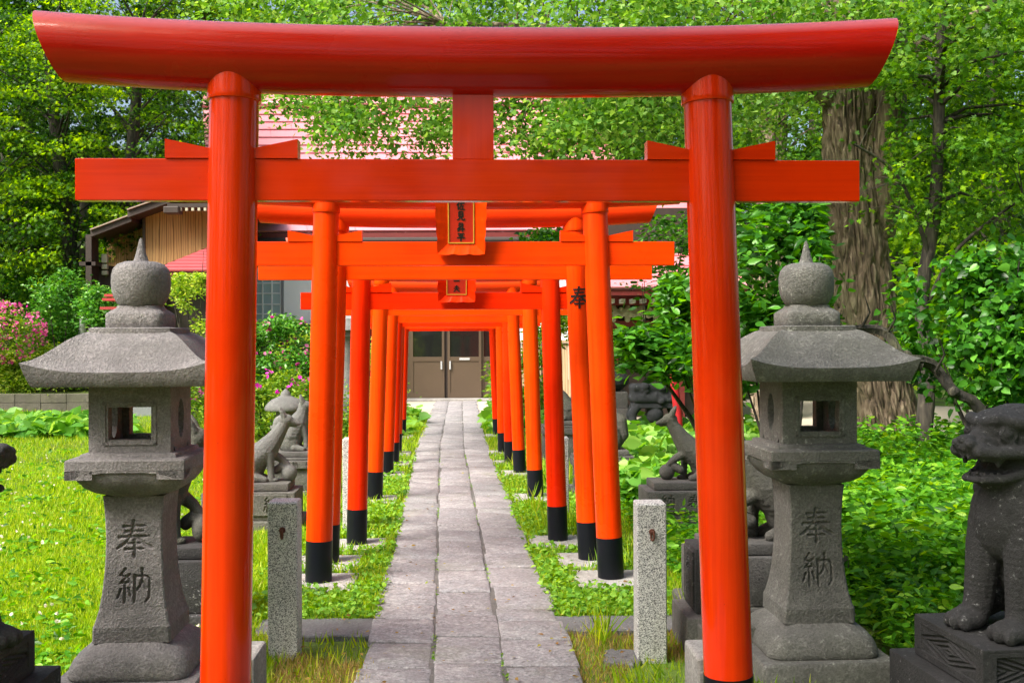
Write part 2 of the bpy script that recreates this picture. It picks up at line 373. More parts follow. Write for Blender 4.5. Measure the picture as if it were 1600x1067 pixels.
def rand_dirs(n, zs=1.0, zb=0.0):
    d = RNG.normal(size=(n, 3)); d[:, 2] = d[:, 2] * zs + zb; return d / (np.linalg.norm(d, axis=1, keepdims=True) + 1e-9)
def cloud(centers, radii, per, flat=.35, size=(.05, .09), droop=-.25, up=1.0):
    """leaf sprays: each centre gets a flattened cloud of leaves, denser to the middle"""
    C = np.repeat(np.asarray(centers), per, axis=0); Rr = np.repeat(np.asarray(radii), per)
    n = len(C); off = RNG.normal(size=(n, 3)) * .5; off[:, 2] *= flat
    rr = np.hypot(off[:, 0], off[:, 1]); off[:, 2] -= rr * rr * .25
    Pt = C + off * Rr[:, None]
    D = rand_dirs(n, .35, droop); D[:, :2] += off[:, :2] * .8
    N = rand_dirs(n, .6, up); S = RNG.uniform(size[0], size[1], n)
    return Pt, D, N, S
def in_ellipsoid(n, c, r, shell=.45):
    d = rand_dirs(n); k = (RNG.uniform(0, 1, n) ** (1 / 3.)) * (1 - shell) + shell * RNG.uniform(.6, 1, n)
    return np.asarray(c) + d * k[:, None] * np.asarray(r)
def trunk_mesh(mb, pts, rad, n=20, amp=.12, ridges=9, seed=0, fine=0):
    # resample
    pts = [Vector(p) for p in pts]; out = []; rr = []
    for i in range(len(pts) - 1):
        m = max(3, int((pts[i + 1] - pts[i]).length / (fine or .16)))
        for k in range(m):
            t = k / m; a = pts[max(i - 1, 0)]; b = pts[i]; c = pts[i + 1]; d = pts[min(i + 2, len(pts) - 1)]
            p = .5 * ((2 * b) + (c - a) * t + (2 * a - 5 * b + 4 * c - d) * t * t + (3 * b - a - 3 * c + d) * t ** 3)
            out.append(p); rr.append(rad[i] * (1 - t) + rad[i + 1] * t)
    out.append(pts[-1]); rr.append(rad[-1])
    def wob(t, i, p):
        if fine:
            r_ = rr[min(i, len(rr) - 1)]; c_, s_ = math.cos(t) * r_, math.sin(t) * r_; wz = p.z + .12 * mnoise.noise(Vector((c_ * 5, s_ * 5, p.z * 2)))
            q = mnoise.noise(Vector((c_ * 15, s_ * 15, wz * 2.6 + seed))); q2 = mnoise.noise(Vector((c_ * 34, s_ * 34, wz * 7 + seed))); lump = mnoise.noise(Vector((c_ * 3, s_ * 3, p.z * .8 + seed)))
            return 1 + (.055 * (1 - min(1, abs(q) * 4)) * -1.0 + .012 * q2) / r_ * 1.0 + .16 * lump
        return 1 + amp * mnoise.noise(Vector((math.cos(t) * ridges * .35, math.sin(t) * ridges * .35, p.z * .9 + seed))) + amp * .5 * mnoise.noise(Vector((math.cos(t) * ridges, math.sin(t) * ridges, p.z * 1.7 + seed)))
    mb.tube(out, rr, n, True, None, wob); return out, rr
def make_tree(name, label, cat, trunk, trad, crowns, ncl, per, lsize, tm, lmat, bark, flat=.3, crad=(.5, .9), group=None, nside=14, limbs=(), amp=.12, blend=None, droop=-.25, bw=.03, up=1.0, fine=0):
    base = Vector(trunk[0]); t = thing(name, label, cat, base, 0, group)
    mb = MB(); tr, tra = trunk_mesh(mb, [Vector(p) - base for p in trunk], trad, nside, amp, seed=random.random() * 50, fine=fine)
    att = [(p, r) for p, r in zip(tr, tra) if p.z > tr[0].z + (tr[-1].z - tr[0].z) * .3]
    for lp, lr in limbs:
        lo, lr2 = trunk_mesh(mb, [Vector(p) - base for p in lp], lr, 9, .1); att += list(zip(lo, lr2))[len(lo) // 5:]
    mb.build('trunk', bark, t, True, 80)
    cs = []; 
    tot = sum(c[2] if len(c) > 2 else 1 for c in crowns)
    for c in crowns:
        w = (c[2] if len(c) > 2 else 1) / tot; cs.append(in_ellipsoid(max(1, int(ncl * w)), c[0], c[1]))
    cs = np.concatenate(cs) - np.array(base); rad = RNG.uniform(crad[0], crad[1], len(cs))
    br = MB(); trz = [p.z for p in tr]
    for k, c in enumerate(cs):
        if k % 3 and len(cs) > 60: continue
        c = Vector(c); zt = min(max(c.z - (c.xy - tr[-1].xy).length * .45 - .5, tr[0].z + (tr[-1].z - tr[0].z) * .3), tr[-1].z)
        if limbs: p0, ra = min(att, key=lambda q: (q[0] - c).length + .8 * max(0, q[0].z - c.z))
        else:
            j = min(range(len(tr)), key=lambda q: abs(trz[q] - zt)); p0, ra = tr[j], tra[j]
        d = c - p0
        mid1 = p0 + d * .35 + Vector((random.uniform(-.1, .1), random.uniform(-.1, .1), .12)) * d.length; mid2 = p0 + d * .7 + Vector((random.uniform(-.08, .08), random.uniform(-.08, .08), .09)) * d.length
        b0 = min(bw * (1 + d.length * .15), ra * .6)
        br.tube([p0, mid1, mid2, c], [b0, b0 * .6, b0 * .35, b0 * .12], 5, False)
    br.build('branches', bark, t, True, 80)
    Pt, D, N, S = cloud(cs, rad, per, flat, lsize, droop, up); kk = thin(Pt, base); Pt, D, N, S = Pt[kk], D[kk], N[kk], S[kk]
    leaves('crown', tm, Pt, D, N, S, lmat, t)
    return t
def shrub(name, label, cat, base, crowns, ncl, per, lsize, tm, lmat, bark='bark2', crad=(.14, .26), flat=.7, group=None, flowers=None, nstem=6, droop=-.1, up=.8):
    base = Vector(base); t = thing(name, label, cat, base, 0, group); cs = []
    for c in crowns: cs.append(in_ellipsoid(int(ncl / len(crowns)), c[0], c[1], .7))
    cs = np.concatenate(cs) - np.array(base); mb = MB()
    for k in range(min(nstem, len(cs))):
        c = Vector(cs[k * len(cs) // nstem]); p = Vector((random.uniform(-.1, .1), random.uniform(-.08, .08), 0))
        mb.tube([p, p * .5 + c * .4 + Vector((0, 0, .1)), c], [.022, .014, .005], 6)
    mb.build('stems', M[bark], t, True, 80)
    Pt, D, N, S = cloud(cs, RNG.uniform(crad[0], crad[1], len(cs)), per, flat, lsize, droop, up); kk = thin(Pt, base); Pt, D, N, S = Pt[kk], D[kk], N[kk], S[kk]
    leaves('foliage', tm, Pt, D, N, S, lmat, t)
    if flowers:
        fm, nf, fs = flowers; sel = []
        for c in crowns:
            d = rand_dirs(nf, 1, .35); d[:, 1] = -np.abs(d[:, 1]) * .9 + .1; sel.append(np.asarray(c[0]) + d * np.asarray(c[1]) * 1.02)
        sel = np.concatenate(sel) - np.array(base); sel = np.repeat(sel, 3, axis=0) + RNG.normal(size=(len(sel) * 3, 3)) * fs * .5
        leaves('blossoms', 'flower', sel, rand_dirs(len(sel)), rand_dirs(len(sel), 1, .5) + np.array([0, -.8, 0]), RNG.uniform(fs * .7, fs * 1.3, len(sel)), fm, t)
    return t

# ------------------------------------------------------------------ brush lettering
K = {
 'hou': [([(.22, .84), (.78, .86)], .05), ([(.27, .70), (.73, .715)], .05), ([(.10, .55), (.88, .57)], .055), ([(.48, .99), (.45, .74), (.36, .52), (.22, .36), (.03, .24)], .055),
         ([(.56, .56), (.68, .42), (.82, .32), (.98, .25)], .07), ([(.32, .37), (.68, .38)], .045), ([(.26, .22), (.74, .23)], .05), ([(.50, .47), (.50, .0)], .06)],
 'nou': [([(.25, .98), (.11, .80), (.27, .74)], .045), ([(.37, .82), (.10, .57), (.39, .60)], .045), ([(.33, .68), (.42, .54)], .045), ([(.24, .57), (.24, .02)], .05), ([(.13, .40), (.04, .14)], .045),
         ([(.34, .42), (.41, .20)], .045), ([(.52, .78), (.52, .02)], .055), ([(.52, .76), (.94, .77), (.94, .10), (.85, .04)], .05), ([(.73, .98), (.73, .68), (.67, .48), (.56, .33)], .045), ([(.74, .60), (.86, .38)], .045)],
 'sa': [([(.30, .97), (.20, .72), (.04, .50)], .06), ([(.21, .68), (.21, .02)], .07), ([(.36, .76), (.96, .79)], .055), ([(.62, .99), (.55, .60), (.44, .32), (.28, .12)], .06), ([(.50, .46), (.88, .47)], .05), ([(.69, .46), (.69, .08)], .06), ([(.40, .06), (.98, .08)], .06)],
 'mi': [([(.27, .95), (.27, .36)], .06), ([(.27, .95), (.74, .96), (.74, .36)], .06), ([(.29, .76), (.72, .76)], .045), ([(.29, .57), (.72, .57)], .045), ([(.27, .38), (.74, .38)], .045), ([(.42, .36), (.35, .16), (.06, .02)], .06), ([(.60, .36), (.60, .10), (.68, .03), (.92, .04), (.95, .20)], .06)],
 'shou': [([(.28, .98), (.28, .61)], .055), ([(.28, .98), (.72, .98), (.72, .61)], .055), ([(.30, .80), (.70, .80)], .04), ([(.28, .63), (.72, .63)], .045), ([(.52, .56), (.34, .46), (.14, .43)], .055), ([(.04, .29), (.96, .31)], .055), ([(.36, .50), (.34, .24), (.12, .0)], .055), ([(.68, .56), (.68, .0)], .065)],
 'hei': [([(.12, .90), (.88, .92)], .055), ([(.28, .78), (.36, .58)], .06), ([(.74, .80), (.62, .58)], .06), ([(.03, .45), (.97, .47)], .06), ([(.50, .90), (.50, .0)], .07)],
 'otto': [([(.20, .76), (.80, .78)], .055), ([(.06, .50), (.94, .52)], .055), ([(.50, .99), (.48, .50), (.32, .2), (.05, .02)], .06), ([(.52, .48), (.70, .2), (.97, .04)], .075)],
 'ichi': [([(.06, .48), (.5, .47), (.94, .52)], .07)],
 'satsu': [([(.30, .98), (.30, .0)], .05), ([(.05, .74), (.55, .75)], .045), ([(.29, .70), (.18, .45), (.03, .30)], .045), ([(.33, .62), (.50, .45)], .045), ([(.72, .95), (.72, .12), (.80, .04), (.95, .06), (.97, .22)], .055)],
}
def stroke_pts(poly, w, n=9):
    p = [Vector((a, b, 0)) for a, b in poly]; L_ = [0]
    for i in range(1, len(p)): L_.append(L_[-1] + (p[i] - p[i - 1]).length)
    out = []
    for k in range(n + 1):
        s = L_[-1] * k / n; i = max(j for j in range(len(p)) if L_[j] <= s + 1e-9); i = min(i, len(p) - 2)
        t = (s - L_[i]) / (L_[i + 1] - L_[i]); q = p[i].lerp(p[i + 1], t); u = k / n
        ww = w * (1.15 - .5 * math.sin(PI * min(1, u * 1.1)) * .6) * (1 if u < .85 else 1 - (u - .85) * 2.6)
        out.append((q.x, q.y, ww))
    return out
def char_mesh(mb, ch, x0, z0, sz, fx, bold=1.0):
    """ribbons as thin solid strokes; fx(x,z,out) maps plane coordinates to the surface"""
    for poly, w in K[ch]:
        s = stroke_pts(poly, w * bold); vs = []; fs = []; n = len(s)
        for k, (x, y, ww) in enumerate(s):
            a = s[max(k - 1, 0)]; b = s[min(k + 1, n - 1)]; d = Vector((b[0] - a[0], b[1] - a[1])); d = d.normalized() if d.length > 0 else Vector((1, 0))
            nx, ny = -d.y, d.x
            for sg in (1, -1):
                for o in (0, 1): vs.append(fx(x0 + (x + nx * ww * sg) * sz, z0 + (y + ny * ww * sg) * sz, o))
        for k in range(n - 1):
            a = 4 * k; b = a + 4
            fs += [(a + 1, b + 1, b + 3, a + 3), (a, a + 1, b + 1, b) , (a + 2, b + 2, b + 3, a + 3)]
        mb.add(vs, fs)
def engrave(chars, X, Z):
    """depth field 0..1 for engraved characters: chars = [(key, x0, z0, size, bold)]"""
    dep = np.zeros_like(X)
    for ch, x0, z0, sz, bold in chars:
        for poly, w in K[ch]:
            s = stroke_pts(poly, w * bold, 7)
            for k in range(len(s) - 1):
                ax, ay, aw = s[k]; bx, by, bw_ = s[k + 1]; ax, ay, bx, by = x0 + ax * sz, z0 + ay * sz, x0 + bx * sz, z0 + by * sz
                dx, dy = bx - ax, by - ay; L2 = dx * dx + dy * dy + 1e-12
                t = np.clip(((X - ax) * dx + (Z - ay) * dy) / L2, 0, 1); d = np.hypot(X - ax - t * dx, Z - ay - t * dy)
                ww = (aw * (1 - t) + bw_ * t) * sz; dep = np.maximum(dep, np.clip((ww - d) / (ww * .55), 0, 1))
    return dep
def relief_face(name, w, z0, z1, y, fn, mat, parent, nx=140, nz=90, M4=None):
    """front face panel (normal -y) displaced inwards by fn(X,Z)"""
    xs = np.linspace(-w / 2, w / 2, nx); zs = np.linspace(z0, z1, nz); X, Z = np.meshgrid(xs, zs); Yy = y + fn(X, Z)
    V = np.stack([X.ravel(), Yy.ravel(), Z.ravel()], 1); idx = np.arange(nx * nz).reshape(nz, nx)
    F = np.stack([idx[:-1, :-1].ravel(), idx[:-1, 1:].ravel(), idx[1:, 1:].ravel(), idx[1:, :-1].ravel()], 1)
    nb = len(V); bd = np.concatenate([idx[0], idx[1:, -1], idx[-1, -2::-1], idx[-2:0:-1, 0]]); Vb = V[bd].copy(); Vb[:, 1] = y + .03; V = np.concatenate([V, Vb])
    kk = np.arange(len(bd)); k2 = (kk + 1) % len(bd); F = np.concatenate([F, np.stack([bd[k2], bd[kk], nb + kk, nb + k2], 1)])
    if M4 is not None: V = V @ np.array(M4.to_3x3()).T + np.array(M4.translation)
    return npmesh(name, V, F, mat, parent, True)

# ------------------------------------------------------------------ voxel sculpted figures
class Sculpt:
    def __init__(s): s.mb = MB()
    def ell(s, c, r, rot=None): s.mb.ball(c, r, 10, rot); return s
    def limb(s, pts, rad):
        pts = [Vector(p) for p in pts]
        for i in range(len(pts) - 1):
            a, b = pts[i], pts[i + 1]; m = max(1, int((b - a).length / (min(rad[i], rad[i + 1]) * .35)))
            for k in range(m + 1):
                t = k / m; s.mb.ball(a.lerp(b, t), rad[i] * (1 - t) + rad[i + 1] * t, 6)
        return s
    def mesh(s, name, vox, smooth=6, fine=None):
        me = s.mb.mesh(name + '_raw'); o = bpy.data.objects.new(name + '_raw', me); COL.objects.link(o)
        r = o.modifiers.new('r', 'REMESH'); r.mode = 'VOXEL'; r.voxel_size = vox
        m = o.modifiers.new('s', 'SMOOTH'); m.iterations = smooth; m.factor = .5
        dg = bpy.context.evaluated_depsgraph_get(); out = bpy.data.meshes.new_from_object(o.evaluated_get(dg))
        bpy.data.objects.remove(o); bpy.data.meshes.remove(me)
        out.polygons.foreach_set('use_smooth', [True] * len(out.polygons)); out.name = name
        return out

# ================================================================== GROUND
def ground_mat():
    m = NT('soil_and_turf'); a = m.noise(1.2, 6, .6); b = m.noise(14, 5, .7)
    c = m.ramp(a, [(.32, (.10, .095, .03)), (.45, (.10, .16, .02)), (.6, (.15, .26, .02)), (.75, (.22, .34, .03))]); c = m.mix(b, m.mix(.5, c, (.05, .04, .02)), c)
    m.col(c); m.rough(.95); m.bump(b, .8, .04); return m.m
g = MB(); g.add([(-120, -30, 0), (120, -30, 0), (120, 200, 0), (-120, 200, 0)], [(0, 1, 2, 3)])
struct(g.build('ground', ground_mat()))
def gravel_mat():
    m = NT('pale_gravel'); b = m.noise(40, 4, .7); m.col(m.mix(b, (.36, .31, .23), (.56, .50, .40))); m.rough(.9); m.bump(b, .5, .02); return m.m
GRAV = gravel_mat()
g = MB(); g.add([(-4.2, 20.3, .004), (3.6, 20.3, .004), (3.6, 25.2, .004), (-4.2, 25.2, .004)], [(0, 1, 2, 3)]); struct(g.build('forecourt_gravel', GRAV))
g = MB(); g.add([(1.5, 15.6, .004), (12, 15.6, .004), (12, 20.2, .004), (3.7, 27, .004), (1.5, 20.2, .004)], [(0, 1, 2, 3, 4)]); struct(g.build('yard_gravel', GRAV))

# stone path: three rows of worn flags, mortar between
def flagmat():
    m = NT('flagstone'); r = m.rnd(); c = m.ramp(r, [(0, (.37, .355, .37)), (.3, (.49, .465, .48)), (.55, (.42, .415, .44)), (.8, (.55, .53, .54)), (1, (.38, .39, .40))])
    f = m.noise(55, 5, .75); s = m.noise(4, 6, .65); c = m.mix(m.ramp(f, [(.36, (0, 0, 0)), (.66, (1, 1, 1))]), m.mix(.75, c, (.07, .065, .075)), c)
    c = m.mix(m.ramp(s, [(.5, (0, 0, 0)), (.72, (.4,) * 3)]), c, (.62, .58, .57)); mo = m.ramp(m.noise(11, 6, .75), [(.46, (0, 0, 0)), (.60, (.75,) * 3)]); c = m.mix(mo, c, (.26, .24, .25)); mg = m.ramp(m.noise(1.4, 5, .7), [(.56, (0, 0, 0)), (.72, (.5,) * 3)]); c = m.mix(mg, c, (.20, .20, .13))
    w = m.ramp(m.noise(120, 3, .6), [(.68, (0, 0, 0)), (.74, (.5,) * 3)]); c = m.mix(w, c, (.6, .57, .55))
    f2 = m.noise(26, 5, .75); c = m.mix(m.ramp(f2, [(.36, (.62,) * 3), (.52, (0, 0, 0))]), c, (.20, .18, .19))
    cr_ = m.noise(7, 5, .6, (.8, 3.2, 1)); ln_ = m.ramp(cr_, [(.488, (0, 0, 0)), (.5, (1, 1, 1)), (.512, (0, 0, 0))]); mk = m.ramp(m.noise(2.3, 3), [(.52, (0, 0, 0)), (.6, (1, 1, 1))]); lc = m.mix(1.0, ln_, mk, 'MULTIPLY'); c = m.mix(lc, c, (.05, .045, .045))
    m.col(c); m.rough(.85); m.bump(f, .8, .012); m.bump(f2, .6, .02); m.bump(m.noise(16, 5, .7, (1, 1.9, 1)), .8, .03); return m.m
def flags():
    mb = MB(); rnd = random.Random(5); half = .478
    edges = [-.478, -.165, .158, .478]
    for c in range(3):
        y = 1.6 + rnd.random() * .3
        while y < 24.4:
            ln = rnd.choice([.26, .34, .42, .50, .38, .30]) + rnd.uniform(-.03, .03); y1 = min(y + ln, 24.6)
            gap = .010 if c != 1 else .008; x0, x1 = edges[c] + (gap + rnd.uniform(-.010, .008) if c else rnd.uniform(-.028, .014)), edges[c + 1] - (gap + rnd.uniform(-.010, .008) if c < 2 else rnd.uniform(-.028, .014))
            z = .030 + rnd.uniform(-.005, .005); tl = rnd.uniform(-.008, .008); b = .009
            ya, yb = y + .004, y1 - .004; q = 6
            def pt(u, v, dz, ins):
                yy = (ya + ins) * (1 - v) + (yb - ins) * v; xx = (x0 + ins) * (1 - u) + (x1 - ins) * u
                j = .0055 * (1 if ins == 0 else .8)
                nx = mnoise.noise(Vector((xx * 9 + c * 7, yy * 9, 1))) * j; ny = mnoise.noise(Vector((xx * 9 + c * 7, yy * 9, 5))) * j
                return (pathx(yy) + xx + nx, yy + ny, z + dz + tl * (u - .5) + (.0035 * mnoise.noise(Vector((xx * 6, yy * 6, c))) if dz == 0 else 0))
            ring = [(u / q, 0) for u in range(q)] + [(1, v / q) for v in range(q)] + [(1 - u / q, 1) for u in range(q)] + [(0, 1 - v / q) for v in range(q)]
            n = len(ring); vs = [pt(u, v, -.030, 0) for u, v in ring] + [pt(u, v, -.006, 0) for u, v in ring] + [pt(u, v, 0, b) for u, v in ring]
            fs = [(i, (i + 1) % n, (i + 1) % n + n, i + n) for i in range(n)] + [(i + n, (i + 1) % n + n, (i + 1) % n + 2 * n, i + 2 * n) for i in range(n)]
            fs.append(tuple(range(2 * n, 3 * n))); mb.add(vs, fs); y = y1
    return mb
o = struct(flags().build('stone_path', flagmat(), None, True, 40))
mb = MB(); ys = np.arange(1.5, 24.7, .4)
for i in range(len(ys) - 1):
    a, b = ys[i], ys[i + 1]; mb.add([(pathx(a) - .462, a, .021), (pathx(a) + .462, a, .021), (pathx(b) + .462, b, .021), (pathx(b) - .462, b, .021)], [(0, 1, 2, 3)])
struct(mb.build('path_mortar', stone('mortar', (.24, .23, .22), .3, .6, 1.5, .8)))
mb = MB(); mb.box(-2.6, .6, 24.65, 25.2, 0, .06, None, .01); struct(mb.build('door_step', M['concrete']))

# flat stepping stones across the verge
SLABS = []
def slab(label, px0, px1, py0, py1, z=.03, mat='slabstone', name='stepping_slab', group=None, jag=.012):
    Z0 = FPX * (EYE - z) / (py1 - HOR); Z1 = FPX * (EYE - z) / (py0 - HOR); xa = (px0 - 800) * Z0 / FPX; xb = (px1 - 800) * Z0 / FPX; yw = .04
    cx, cy = (xa + xb) / 2, (Z0 + Z1) / 2; w, d = (xb - xa) / 2, (Z1 - Z0) / 2; SLABS.append((cx, cy, w * .97, d * .85)); rr = random.Random(px0)
    mb = MB(); n = 7; pts = []
    for a, b in (((-w, -d), (w, -d)), ((w, -d), (w, d)), ((w, d), (-w, d)), ((-w, d), (-w, -d))):
        for k in range(n): pts.append((a[0] + (b[0] - a[0]) * k / n + rr.uniform(-jag, jag), a[1] + (b[1] - a[1]) * k / n + rr.uniform(-jag, jag)))
    m = len(pts); vs = [(x, y, -.02) for x, y in pts] + [(x, y, z - .006) for x, y in pts] + [(x * .985, y * .96, z) for x, y in pts]
    fs = [(i, (i + 1) % m, (i + 1) % m + m, i + m) for i in range(m)] + [(i + m, (i + 1) % m + m, (i + 1) % m + 2 * m, i + 2 * m) for i in range(m)] + [tuple(range(2 * m, 3 * m))]
    mb.add(vs, fs); o = mb.build(name, M[mat]); o.location = (cx, cy, 0); o.rotation_euler[2] = yw
    return tag(o, label, 'paving slab', group)
slab('long grey paving slab left of the path, behind the left granite post', 385, 588, 964, 992, group='flat paving slabs in the verge')
slab('long grey paving slab right of the path, behind the right granite post', 866, 1066, 961, 984, group='flat paving slabs in the verge')
slab('small tilted flat stone at the foot of the right granite post', 948, 1003, 1014, 1036, .02, group='flat paving slabs in the verge', jag=.025)

# ================================================================== TORII
EXC = []
def torii(k, s, xl, xr, yb, tz, tl, tr, dia, nz, nh, kz, kd, nuki_half, kas_half, yaw, label, mat, kmat, plaque=None, footing=True, rise=.035, ky=.05):
    """k: index; s: px per metre; feet at pixels xl, xr; pillar centres at height tz at pixels tl, tr"""
    Z = FPX / s; bl, brt = (xl - 800) / s, (xr - 800) / s; c = (bl + brt) / 2
    off = ROLL * (tz - EYE)                                  # undo the roll of the photograph
    a, b = (tl - 800) / s + off, (tr - 800) / s + off
    bl -= ROLL * EYE; brt -= ROLL * EYE
    t = thing('torii_gate', label, 'torii gate', (c, Z, 0), yaw, 'vermilion torii gates in a row over the path')
    r = dia / 2; H = kz + kd * .5; bmat = M['beam1'] if mat is M['paint1'] else M['beam'][M['paint'].index(mat)]
    for sx, x0, x1 in ((-1, bl, a), (1, brt, b)):
        x0 -= c; x1 -= c; f = lambda z: x0 + (x1 - x0) * z / tz
        mb = MB(); n = 40; zs = [.04] + [.25 * q for q in range(2, int(H / .25) + 1)] + [H]
        mb.tube([(f(z), 0, z) for z in zs], [r * (1.015 - .03 * z / H) for z in zs], n); p = mb.build('pillar', mat, t, True, 40)
        mb = MB(); mb.tube([(f(z), 0, z) for z in (.02, .14, .284)], [r * 1.028] * 3, n); mb.build('base_sleeve', M['black'], p, True, 40)
        mb = MB(); zc = (kz - .022, kz - .018, kz + .0, kz + kd * .45); mb.tube([(f(z), 0, z) for z in zc], [r * 1.07, r * 1.085, r * 1.085, r * 1.08], n); mb.build('collar', mat, p, True, 40)
        if footing:
            mb = MB(); hw = r * 2.9; mb.box(x0 - hw, x0 + hw, -hw * 1.1, hw * .9, -.05, .035, None, .008); EXC.append((c + x0, Z, hw * .93, hw * .95)); mb.build('footing', M['concrete'], p)
    # wedges over the tie beam
    ty = ky * .62
    for sx, x0, x1 in ((-1, bl, a), (1, brt, b)):
        xc = (x0 - c) + (x1 - x0) * (nz + nh) / tz
        for d in (-1, 1):
            zt = nz + nh + .001; xi = xc + d * r * .6; xo = xc + d * (r + .145)
            poly = [(xi, zt), (xo, zt), (xo, zt + .068), (xi, zt + .030)]
            if d < 0: poly = poly[::-1]
            mb = MB(); mb.prism(poly, -ty, ty); mb.build('wedge', bmat, t)
    cx = (a + b) / 2 - c
    mb = MB(); mb.box(cx - nuki_half, cx + nuki_half, -ky / 2, ky / 2, nz, nz + nh, None, .003); mb.build('tie_beam', bmat, t)
    mb = MB(); gw = .0735 * min(1, dia / .165); mb.box(cx - gw, cx + gw, -ky * .42, ky * .42, nz + nh + .001, kz + kd * .2, None, .002); mb.build('centre_strut', mat, t)
    # lintel: round beam with upswept, slant-cut ends
    mb = MB(); N, n = 56, 36; vs = []; Rk = kd / 2
    for i in range(N + 1):
        u = -1 + 2 * i / N
        for j in range(n):
            th = 2 * PI * j / n; cz, sz = math.sin(th), math.cos(th)
            Lx = kas_half - .045 * (1 - cz) * kd / .247; x = u * Lx
            z = kz + Rk + rise * abs(u) ** 2.4 + Rk * cz; vs.append((cx + x, Rk * sz * .96, z))
    fs = [(i * n + j, i * n + (j + 1) % n, (i + 1) * n + (j + 1) % n, (i + 1) * n + j) for i in range(N) for j in range(n)]
    fs += [tuple(range(n - 1, -1, -1)), tuple(range(N * n, N * n + n))]
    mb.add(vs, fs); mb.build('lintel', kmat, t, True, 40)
    if plaque:
        zb, zt_, w, chars = plaque; h = zt_ - zb; tilt = Matrix.Translation((cx, -ky / 2 - .012, zb)) @ Matrix.Rotation(math.radians(10), 4, 'X') 
        tp = .012; fr = MB(); hw = w / 2; fw = w * .22; b0 = .045
        def edge(n_, x0, x1, dip):   # wavy outline
            return [(x0 + (x1 - x0) * q / n_, dip * (1 if q % 2 else 0)) for q in range(n_ + 1)]
        # bottom scalloped border: outer outline and inner opening form mitred bevels
        out = []
        for q in range(13):
            u = q / 12; d = .006 * abs(math.sin(u * 3 * PI)); out.append((-hw + w * u, -d + .004))
        for q in range(1, 13):
            u = q / 12; d = .006 * abs(math.sin(u * 4 * PI)); out.append((hw + w * .06 * u + d - .004, h * u))
        for q in range(1, 13):
            u = q / 12; out.append((hw * 1.12 - w * 1.12 * u, h + .006 * abs(math.sin(u * 3 * PI))))
        for q in range(1, 12):
            u = q / 12; d = .006 * abs(math.sin(u * 4 * PI)); out.append((-hw * 1.12 + w * .06 * u - d + .004, h * (1 - u)))
        m_ = len(out); iw = hw - fw; 
        inn = []
        for x, z in out:
            inn.append((max(-iw, min(iw, x * .75)), max(h * .17, min(h * .88, z))))
        vs = [(x, -b0, z) for x, z in out] + [(x, -.012, z) for x, z in inn] + [(x, 0.0, z) for x, z in out]
        fs = [(i, (i + 1) % m_, (i + 1) % m_ + m_, i + m_) for i in range(m_)] + [(i, i + 2 * m_, (i + 1) % m_ + 2 * m_, (i + 1) % m_) for i in range(m_)] + [tuple(range(2 * m_, 3 * m_))]
        fr.add(vs, fs, tilt); pq = fr.build('plaque', mat, t)
        mb = MB(); mb.box(-iw, iw, -.016, -.004, h * .17, h * .88, tilt); mb.build('plaque_panel', M['deepred'], pq)
        mb = MB(); g_ = .007
        for x0, x1, z0, z1 in ((-iw, -iw + g_, h * .17, h * .88), (iw - g_, iw, h * .17, h * .88), (-iw + g_, iw - g_, h * .17, h * .17 + g_), (-iw + g_, iw - g_, h * .88 - g_, h * .88)): mb.box(x0, x1, -.021, -.012, z0, z1, tilt)
        mb.build('gold_edge', M['gold'], pq)
        for ch, x, z, sz in chars:
            mb = MB(); char_mesh(mb, ch, x, z, sz, lambda X, Z_, o_: tilt @ Vector((X, -.0165 - .002 * o_, Z_)), 1.35); mb.build('lettering', M['ink'], pq)
    return t
PM = M['paint']
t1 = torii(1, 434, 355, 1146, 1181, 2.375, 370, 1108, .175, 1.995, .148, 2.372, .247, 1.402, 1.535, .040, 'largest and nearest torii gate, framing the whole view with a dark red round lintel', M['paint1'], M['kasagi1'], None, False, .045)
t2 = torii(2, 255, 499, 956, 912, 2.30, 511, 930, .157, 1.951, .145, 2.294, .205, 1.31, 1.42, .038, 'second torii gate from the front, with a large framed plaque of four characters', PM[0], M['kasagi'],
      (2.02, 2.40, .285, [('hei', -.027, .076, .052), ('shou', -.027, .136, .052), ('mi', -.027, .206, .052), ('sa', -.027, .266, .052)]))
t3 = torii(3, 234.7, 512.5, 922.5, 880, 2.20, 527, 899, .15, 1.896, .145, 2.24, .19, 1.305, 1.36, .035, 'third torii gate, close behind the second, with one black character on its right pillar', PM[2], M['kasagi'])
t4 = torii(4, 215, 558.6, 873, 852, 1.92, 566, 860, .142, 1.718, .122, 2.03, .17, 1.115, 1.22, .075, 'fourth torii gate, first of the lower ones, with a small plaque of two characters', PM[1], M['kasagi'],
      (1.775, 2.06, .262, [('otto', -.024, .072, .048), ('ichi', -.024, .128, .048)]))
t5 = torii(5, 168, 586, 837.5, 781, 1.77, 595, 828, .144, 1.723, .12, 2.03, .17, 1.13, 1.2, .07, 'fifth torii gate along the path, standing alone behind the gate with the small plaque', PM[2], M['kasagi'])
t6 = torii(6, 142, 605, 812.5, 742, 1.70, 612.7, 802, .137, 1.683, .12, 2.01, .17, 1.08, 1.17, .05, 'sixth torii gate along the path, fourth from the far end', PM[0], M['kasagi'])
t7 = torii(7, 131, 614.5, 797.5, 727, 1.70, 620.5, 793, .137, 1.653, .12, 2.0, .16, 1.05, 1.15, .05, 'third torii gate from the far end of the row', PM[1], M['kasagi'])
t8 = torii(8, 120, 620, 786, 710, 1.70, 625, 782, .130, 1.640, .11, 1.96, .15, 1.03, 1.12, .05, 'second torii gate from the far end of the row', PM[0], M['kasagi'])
t9 = torii(9, 102, 628, 777, 683, 1.68, 633, 770, .123, 1.627, .11, 1.94, .15, 1.03, 1.12, .04, 'last torii gate, farthest along the path and nearest the brown doors', PM[1], M['kasagi'])
